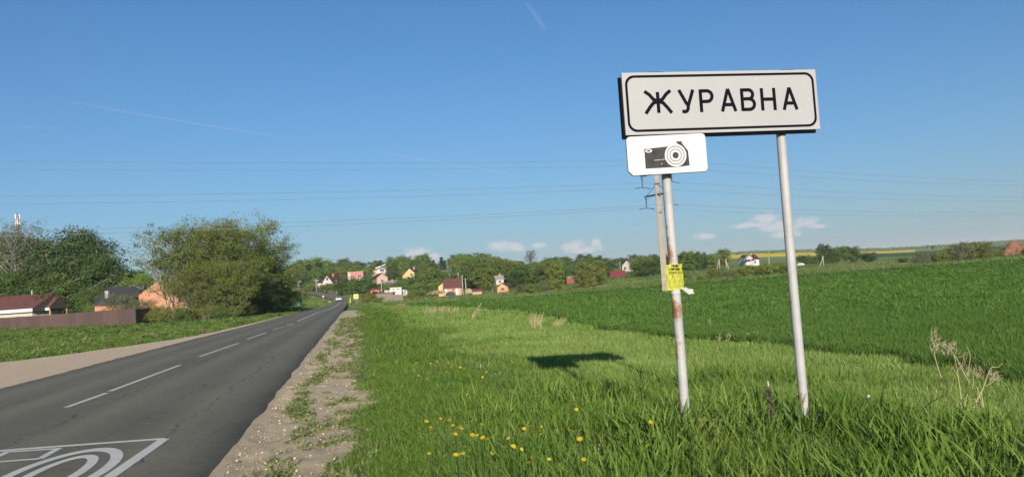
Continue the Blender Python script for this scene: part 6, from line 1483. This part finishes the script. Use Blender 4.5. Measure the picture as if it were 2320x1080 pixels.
heap('gravel_heap', 'pale gravel heap on the inner edge of the bend by the car', 'gravel heap', 742, 752, 681.5, 686, 232, mat('pale_gravel', (.30, .26, .20), .95, .2, 3), 21, .6)
# cars
M_carw = mat('car_white', (.55, .57, .62), .3, .03, 2, spec=.5); M_carr = mat('car_red', (.42, .04, .04), .3, .03, 2, spec=.5); M_tyre = mat('tyre', (.02, .02, .021), .9, .1, 5); M_lamp = mat('lamp_glass', (.65, .66, .64), .2, .02, 2)
def car(label, loc, rz, body, group=None):
    t = thing('car', label, 'car', loc, rz)                # nose towards -y
    low = [(-2.1, .35), (2.1, .35), (2.12, .62), (2.05, .92), (1.5, .98), (-.95, .95), (-1.95, .80), (-2.15, .6)]
    mb = MB(); n = len(low); vs = []
    for x_, kz in ((-.86, .94), (-.80, 1.0), (.80, 1.0), (.86, .94)): vs += [(x_, y_, .35 + (z_ - .35) * kz) for y_, z_ in low]
    mb.add(vs, [(a * n + k, a * n + (k + 1) % n, (a + 1) * n + (k + 1) % n, (a + 1) * n + k) for a in range(3) for k in range(n)] + [tuple(range(n - 1, -1, -1)), tuple(range(3 * n, 4 * n))]); mb.obj('body', body, t, True)
    cab = [(-1.0, .94), (-.25, 1.42), (1.0, 1.44), (1.75, .97)]; vs = [(-.74 if z_ < 1.2 else -.58, y_, z_) for y_, z_ in cab] + [(.74 if z_ < 1.2 else .58, y_, z_) for y_, z_ in cab]
    MB().add(vs, [(0, 1, 2, 3), (7, 6, 5, 4), (0, 4, 5, 1), (1, 5, 6, 2), (2, 6, 7, 3), (3, 7, 4, 0)]).obj('cabin', body, t)
    MB().add([(-.66, -.93, 1.0), (.66, -.93, 1.0), (.53, -.30, 1.40), (-.53, -.30, 1.40)], [(0, 1, 2, 3)]).obj('windscreen', M_glass, t)
    for sx in (-1, 1): MB().add([(sx * .755, -.85, .98), (sx * .755, 1.5, .99), (sx * .61, .95, 1.38), (sx * .61, -.25, 1.38)], [(0, 1, 2, 3)]).obj('side_window', M_glass, t)
    for sx in (-1, 1):
        MB().box(sx * .78 - .16 if sx > 0 else -.78 - .08, sx * .78 + .08 if sx > 0 else -.78 + .16, -2.16, -2.02, .60, .76).obj('headlight', M_lamp, t)
        for yy_ in (-1.3, 1.35):
            w_ = MB().tube([(sx * .72, yy_, .32), (sx * .90, yy_, .32)], .32, 14).obj('wheel', M_tyre, t); MB().tube([(sx * .905, yy_, .32), (sx * .915, yy_, .32)], .19, 12).obj('hub', M_lamp, w_)
    MB().box(-.55, .55, -2.17, -2.13, .40, .56).obj('grille', M_steel, t); MB().box(-.26, .26, -2.185, -2.172, .44, .54).obj('number_plate', M_fascia, t)
    return t
kc = np.argmin(np.abs((RL[:, 1] + RR[:, 1]) / 2 - 268)); cp = RL[kc] * .62 + RR[kc] * .38
car('white car coming down the road bend towards the viewer', (cp[0], cp[1], cp[2] + .04), .25, M_carw)
c = P(852, 664, 305); car('red car parked by the white fence below the pink house', (c[0], c[1], c[2] + .2), 1.4, M_carr)

# ------------------------------------------------------------------ dandelions, dry stalks, weeds in the verge
M_dand = leaf_mat('dandelion_yellow', (.70, .46, .02), (.82, .60, .03), .2); M_stem = mat('flower_stem', (.06, .11, .025), .7, .15, 5); M_seed = leaf_mat('seed_head', (.50, .48, .45), (.62, .60, .56), .4)
def dandelion():
    mb = MB(); mb.tube([(0, 0, -.02), (.01, 0, .12), (.0, .012, .24)], [.0024, .002, .002], 5); st = mb.mesh('stem', M_stem)
    r_ = np.random.default_rng(4); V_, F_ = [], []
    for ring_, (nn_, rad, zz_) in enumerate(((14, .030, .000), (11, .021, .006), (7, .012, .010))):
        for k in range(nn_):
            a = 2 * PI * k / nn_ + ring_; b0 = len(V_); da = .8 / nn_ * 2.2
            for aa_, rr_, z_ in ((a, .003, zz_), (a - da, rad * .75, zz_ + .002), (a, rad, zz_ + .001), (a + da, rad * .75, zz_ + .002)): V_.append((rr_ * math.cos(aa_), rr_ * math.sin(aa_) + .012, .24 + z_))
            F_.append((b0, b0 + 1, b0 + 2, b0 + 3))
    fl = np_mesh('flower', np.array(V_), np.array(F_), M_dand); return st, fl
dst, dfl = dandelion()
spots = [(1148, 943), (1160, 953), (1190, 940), (1252, 951), (1275, 966), (1290, 972), (1302, 975), (1312, 974), (1325, 985), (1285, 985), (1222, 985), (1237, 925), (1190, 966), (1233, 1000), (1175, 1000), (1060, 985), (1085, 985), (1130, 980), (1132, 990), (1105, 988), (980, 966), (1002, 958), (1020, 966), (1036, 970), (1038, 978), (1024, 1028),
         (1516, 925), (1546, 925), (1468, 942), (1470, 1002), (1592, 946), (1352, 1064), (1578, 1074), (1295, 921), (1308, 921), (1440, 940), (945, 822), (1002, 845), (1015, 820), (1028, 822), (1042, 828), (1060, 888), (952, 850), (990, 815), (962, 786), (1110, 838), (1200, 1045), (1250, 1035), (2072, 1070), (1640, 1006), (1015, 838), (1012, 825), (1035, 834), (968, 818), (980, 822), (1075, 830)]
_rd = random.Random(31); spots += [(_rd.uniform(960, 1340), _rd.uniform(938, 1055)) for _ in range(26)] + [(_rd.uniform(930, 1100), _rd.uniform(790, 860)) for _ in range(12)]
dg = 'dandelions in the roadside grass'; first = None; rr = np.random.default_rng(12)
for k, (px, py) in enumerate(spots):
    d = ray(px, py); ys_ = np.linspace(4, 40, 800); q = np.array([0, 0, CAMH]) + d[None] * (ys_ / d[1])[:, None]; hd = .36 if py < 900 else .54
    i = int(np.argmax(q[:, 2] < hgt(q[:, 0], q[:, 1]) + hd)); b0 = q[i]; g = hz(b0[0], b0[1]); s_ = (b0[2] - g) / .24
    big = .46 + .3 * rr.random() + max(0, b0[1] - 10) * .03
    t = thing('dandelion', 'yellow dandelion flower standing in the roadside grass', 'flower', (b0[0], b0[1], g), rr.random() * 6, dg)
    o = bpy.data.objects.new('stem', dst); link(o, t); o.scale = (1, 1, s_); o = bpy.data.objects.new('flower', dfl); link(o, t); o.scale = (big, big, big); o.location = (0, 0, (s_ - big) * .24)
    o.rotation_euler = (-.55 + .3 * rr.normal() * .5, .25 * rr.normal(), 0); o.location = (0, -.24 * big * math.sin(-o.rotation_euler[0]) * -1 * 0 - .24 * big * math.sin(.55) , s_ * .24 - big * .24 * math.cos(.55))
M_drystalk = mat('dry_stalk', (.40, .31, .18), .85, .2, 8); M_drypink = mat('dry_seed_stalk', (.33, .265, .165), .85, .2, 8)
def stalk_path(mb, pxs, Y, r0, r1, dy=None, wob=0):
    """a stem through places of the photograph at its own distance, leaning in depth by dy"""
    pts = []; n = len(pxs)
    for i, (a, b_) in enumerate(pxs): pts.append(P(a, b_, Y + (dy or 0) * i / max(1, n - 1)))
    pts = spline(pts, 5) if n > 2 else np.array(pts)
    mb.tube([p - np.array([x0_, y0_, z0_]) for p in pts], list(np.linspace(r0, r1, len(pts))), 6)
    return pts
# the tall dry weed at the right: canes, side twigs, dry seed tops
x0_, y0_, z0_ = P(2185, 935, 8.6); z0_ = hz(x0_, y0_)
t = thing('dry_weed', 'tall dry beige weed with broken canes at the right between grass and wheat', 'dry plant', (x0_, y0_, z0_))
S = 2080; sx_ = 240 / 1127; sy_ = 230 / 1080
zp = lambda a, b_: (2080 + a * sx_, 730 + b_ * sy_)
canes = [([(452, 970), (455, 800), (430, 600), (405, 440), (375, 330)], .009, .004), ([(545, 645), (470, 500), (425, 410), (380, 340), (360, 300)], .010, .004), ([(470, 960), (500, 860), (525, 760)], .008, .007), ([(640, 945), (620, 870), (602, 810)], .011, .010), ([(705, 965), (660, 800), (628, 690)], .010, .009), ([(710, 950), (690, 850), (668, 730)], .008, .007),
         ([(570, 980), (620, 840), (690, 700), (740, 560), (780, 480), (850, 475), (895, 435)], .009, .004), ([(520, 570), (540, 470), (555, 350), (520, 260)], .006, .003), ([(580, 710), (588, 600), (600, 480)], .007, .004), ([(470, 480), (478, 400), (480, 330)], .005, .003), ([(405, 330), (405, 230), (400, 190)], .004, .003), ([(250, 590), (205, 460), (175, 340), (165, 230), (140, 130), (150, 40)], .007, .003), ([(185, 300), (215, 240), (235, 140)], .005, .002), ([(170, 260), (185, 190), (195, 110)], .004, .002), ([(720, 675), (780, 640), (830, 590)], .006, .003), ([(390, 880), (480, 890), (600, 860)], .005, .003), ([(365, 470), (400, 530), (425, 580)], .005, .005)]
for c_i, (pp, r0, r1) in enumerate(canes):
    mb = MB(); stalk_path(mb, [zp(*q_) for q_ in pp], 8.6 + .15 * math.sin(c_i * 2), r0 * .62, r1 * .55, .1 * math.cos(c_i)); mb.obj('cane', M_drystalk, t, True)
rr = random.Random(9); mb = MB()
def spray(cx, cy, n, lx, ly, up_):
    for k in range(n):
        a, b_ = cx + rr.uniform(-lx, lx), cy + rr.uniform(-ly, ly); l_ = rr.uniform(25, 70); an = rr.uniform(-.9, .9) + up_
        stalk_path(mb, [zp(a, b_), zp(a + l_ * .5 * math.sin(an) + rr.uniform(-8, 8), b_ - l_ * .5 * math.cos(an)), zp(a + l_ * math.sin(an), b_ - l_ * math.cos(an))], 8.6 + rr.uniform(-.2, .2), .0024, .0012)
spray(330, 290, 60, 80, 60, -.5); spray(180, 220, 40, 50, 120, .2); spray(800, 590, 34, 60, 50, 1.0); spray(620, 560, 30, 80, 70, -.3); spray(450, 420, 20, 90, 90, .2)
mb.obj('seed_sprays', M_drypink, t)['kind'] = 'stuff'
# other dry plants
def clump(label, px, top, base, Y, n, spread, lean, m, name='dry_grass_clump', cat='dry grass', seed=1, rad=.004, heads=False):
    g0 = P(px, base, Y); g = hz(g0[0], g0[1]); t = thing(name, label, cat, (g0[0], g0[1], g)); hT = P(px, top, Y)[2] - g; q = random.Random(seed)
    mb = MB(); hd_ = MB()
    for k in range(n):
        a = q.uniform(0, 6.28); r_ = spread * math.sqrt(q.random()); h_ = hT * q.uniform(.55, 1.0); l1 = lean + q.gauss(0, .12) * hT; l2 = q.gauss(0, .08) * hT
        p0 = np.array([r_ * math.cos(a), r_ * math.sin(a), -.05]); p2 = p0 + np.array([l1, l2, h_]); pm = (p0 + p2) / 2 + np.array([-l1 * .2, 0, .04 * h_])
        mb.tube([p0, pm, p2], [rad * 1.3, rad * 1.1, rad * .6], 4)
        if heads:
            for j in range(7): u_ = q.uniform(.6, 1); b0 = p0 * (1 - u_) + p2 * u_; e = b0 + np.array([q.gauss(0, .05), q.gauss(0, .05), q.uniform(.02, .09)]); hd_.tube([b0, e], [rad * .7, rad * .9], 4)
    mb.obj('stalks', m, t)['kind'] = 'stuff'
    if heads: hd_.obj('seed_heads', M_drypink, t)['kind'] = 'stuff'
    return t
clump('upright dry straw clump at the near edge of the wheat, left of the sign shadow', 1215, 702, 768, 31, 26, .22, .02, M_drystalk, seed=3, rad=.008)
clump('slanting dry straw tuft just right of the upright straw clump', 1262, 712, 766, 31, 12, .22, .25, M_drystalk, seed=4, rad=.006)
clump('lone tall dry stalk with a plume standing before the wheat', 1068, 683, 742, 42, 3, .05, .38, M_drystalk, 'dry_stalk', 'dry plant', seed=5, rad=.012, heads=True)
clump('brown seeding dock plant at the wheat edge between straw clump and rusted post', 1395, 732, 768, 28, 12, .18, .05, M_drypink, 'dock_plant', 'dry plant', seed=6, rad=.006, heads=True)
clump('pinkish dry weed left below the brown dock plant', 1402, 775, 830, 21, 14, .3, .05, M_drypink, 'dry_weed', 'dry plant', seed=7, rad=.005, heads=True)
clump('fallen pale stalks left of the rusted post', 1470, 800, 832, 20, 7, .3, .3, M_drystalk, seed=8, rad=.006)
clump('two pale bent stalks right of the rusted post', 1600, 770, 832, 18, 4, .15, -.25, M_drystalk, 'dry_stalk', 'dry plant', seed=9, rad=.006)
clump('faint dry stems before the wheat between the two posts', 1670, 745, 800, 20, 9, .5, .05, M_drystalk, seed=10, rad=.005, heads=True)
clump('brownish dry weeds at the wheat edge left of the grey post', 1755, 780, 815, 18, 16, .45, .05, M_drypink, 'dry_weed', 'dry plant', seed=11, rad=.005, heads=True)
clump('row of dry grass along the left edge of the wheat', 1000, 692, 716, 58, 40, 1.4, .05, M_drystalk, seed=12, rad=.009, heads=True)
clump('sparse dry straw between the row of dry grass and the straw clump', 1115, 725, 750, 38, 14, .9, .05, M_drystalk, seed=13, rad=.006)
# the dark dead mullein-like stump between the posts
c = P(1746, 940, 7.6); g = hz(c[0], c[1]); t = thing('dead_stem', 'dark dead flower spike with a pale tip between the two posts', 'dry plant', (c[0], c[1], g)); hT = P(1746, 868, 7.6)[2] - g
MB().tube([(0, 0, -.05), (.005, 0, hT * .5), (-.005, 0, hT)], [.012, .011, .006], 8).obj('stem', wmat('dead_stem_brown', (.075, .055, .035)), t); MB().lathe([(.004, hT - .03), (.010, hT - .02), (.008, hT + .01), (.003, hT + .03)], 8).obj('pale_tip', M_seed, t)
mb = MB(); q = random.Random(2)
for k in range(90):
    z_ = q.uniform(.05, .92) * hT; a = q.uniform(0, 6.28); l_ = q.uniform(.025, .05); mb.tube([(0, 0, z_), (l_ * math.cos(a), l_ * math.sin(a), z_ + q.uniform(-.03, .03))], [.006, .009], 5)
mb.obj('dead_leaves', wmat('dead_leaf', (.06, .048, .030)), t)['kind'] = 'stuff'
# white seed heads and a scrap of litter
for px, py, lab in ((1967, 897, 'white dandelion seed head right of the grey post'), (1995, 932, 'white seed head low in the grass right of the grey post')):
    c = P(px, py, 8.3); g = hz(c[0], c[1]); t = thing('seed_head', lab, 'flower', (c[0], c[1], g)); MB().tube([(0, 0, 0), (0, 0, c[2] - g)], .003, 5).obj('stem', M_stem, t)
    bm = bmesh.new(); bmesh.ops.create_icosphere(bm, subdivisions=2, radius=.018)
    for v in bm.verts: v.co.z += c[2] - g
    me = bpy.data.meshes.new('puff'); bm.to_mesh(me); bm.free(); me.materials.append(M_seed); o = bpy.data.objects.new('puff', me); link(o, t)
c = GT(995, 1077); o = MB().add([(-.04, 0, .05), (.03, -.01, .07), (.05, .04, .06), (-.01, .05, .05)], [(0, 1, 2, 3)]).add([(-.04, 0, .052), (.0, -.03, .03), (.03, -.01, .07)], [(0, 1, 2)]).obj('paper_scrap', M_paper); o.location = c; tag(o, 'pale scrap of paper lying in the grass at the bottom edge', 'litter')
# the pale broad-leaved weeds along the crest of the verge
wm_ = [tuft_mesh('weed_leaves', leaf_mat('pale_weed_leaf', (.16, .20, .08), (.34, .36, .20), .25), 34, .12, .32, .035, .13, .8, 140 + k) for k in range(3)]
for k, (px, py) in enumerate(((1090, 838), (1105, 846), (1120, 856), (1075, 832), (1060, 828), (1150, 862), (1190, 878))):
    d = GT(px, py + 12); t = thing('verge_weed', 'pale broad-leaved weed on the crest of the verge', 'plant', d, k, 'pale weeds along the crest of the verge')
    o = bpy.data.objects.new('leaves', wm_[k % 3]); link(o, t)
# what still shares a label is told apart by its place in the row
ORD = 'leftmost,second,third,fourth,fifth,sixth,seventh,eighth,ninth,tenth,eleventh,twelfth,thirteenth,fourteenth,fifteenth,sixteenth,seventeenth,eighteenth'.split(',')
def px_of(o):
    d = np.array(o.location) - np.array([0, 0, CAMH]); return 1160 + FPX * float(d @ rt) / float(d @ fw)
byl = {}
for o in C.objects:
    if o.parent is None and 'category' in o and o.get('group') and o.get('group') != dg: byl.setdefault(o['label'], []).append(o)
for lab, os_ in byl.items():
    if 1 < len(os_) <= len(ORD):
        os_.sort(key=px_of)
        for k, o in enumerate(os_): o['label'] = lab + (', leftmost' if k == 0 else ', rightmost' if k == len(os_) - 1 else ', ' + ORD[k] + ' from the left')
# ------------------------------------------------------------------ air
hm = bpy.data.materials.new('haze'); hm.use_nodes = True; nt = hm.node_tree; nt.nodes.remove(nt.nodes['Principled BSDF'])
pv = nt.nodes.new('ShaderNodeVolumePrincipled'); pv.inputs['Density'].default_value = HAZE; pv.inputs['Color'].default_value = (.93, .95, 1.0, 1); pv.inputs['Anisotropy'].default_value = 0.0
nt.links.new(pv.outputs[0], nt.nodes['Material Output'].inputs['Volume'])
if HAZE > 0:
    ho = MB().box(-11200, 11200, -60, 9100, -260, 110).obj('haze', hm); ho['kind'] = 'stuff'
bpy.context.view_layer.update()
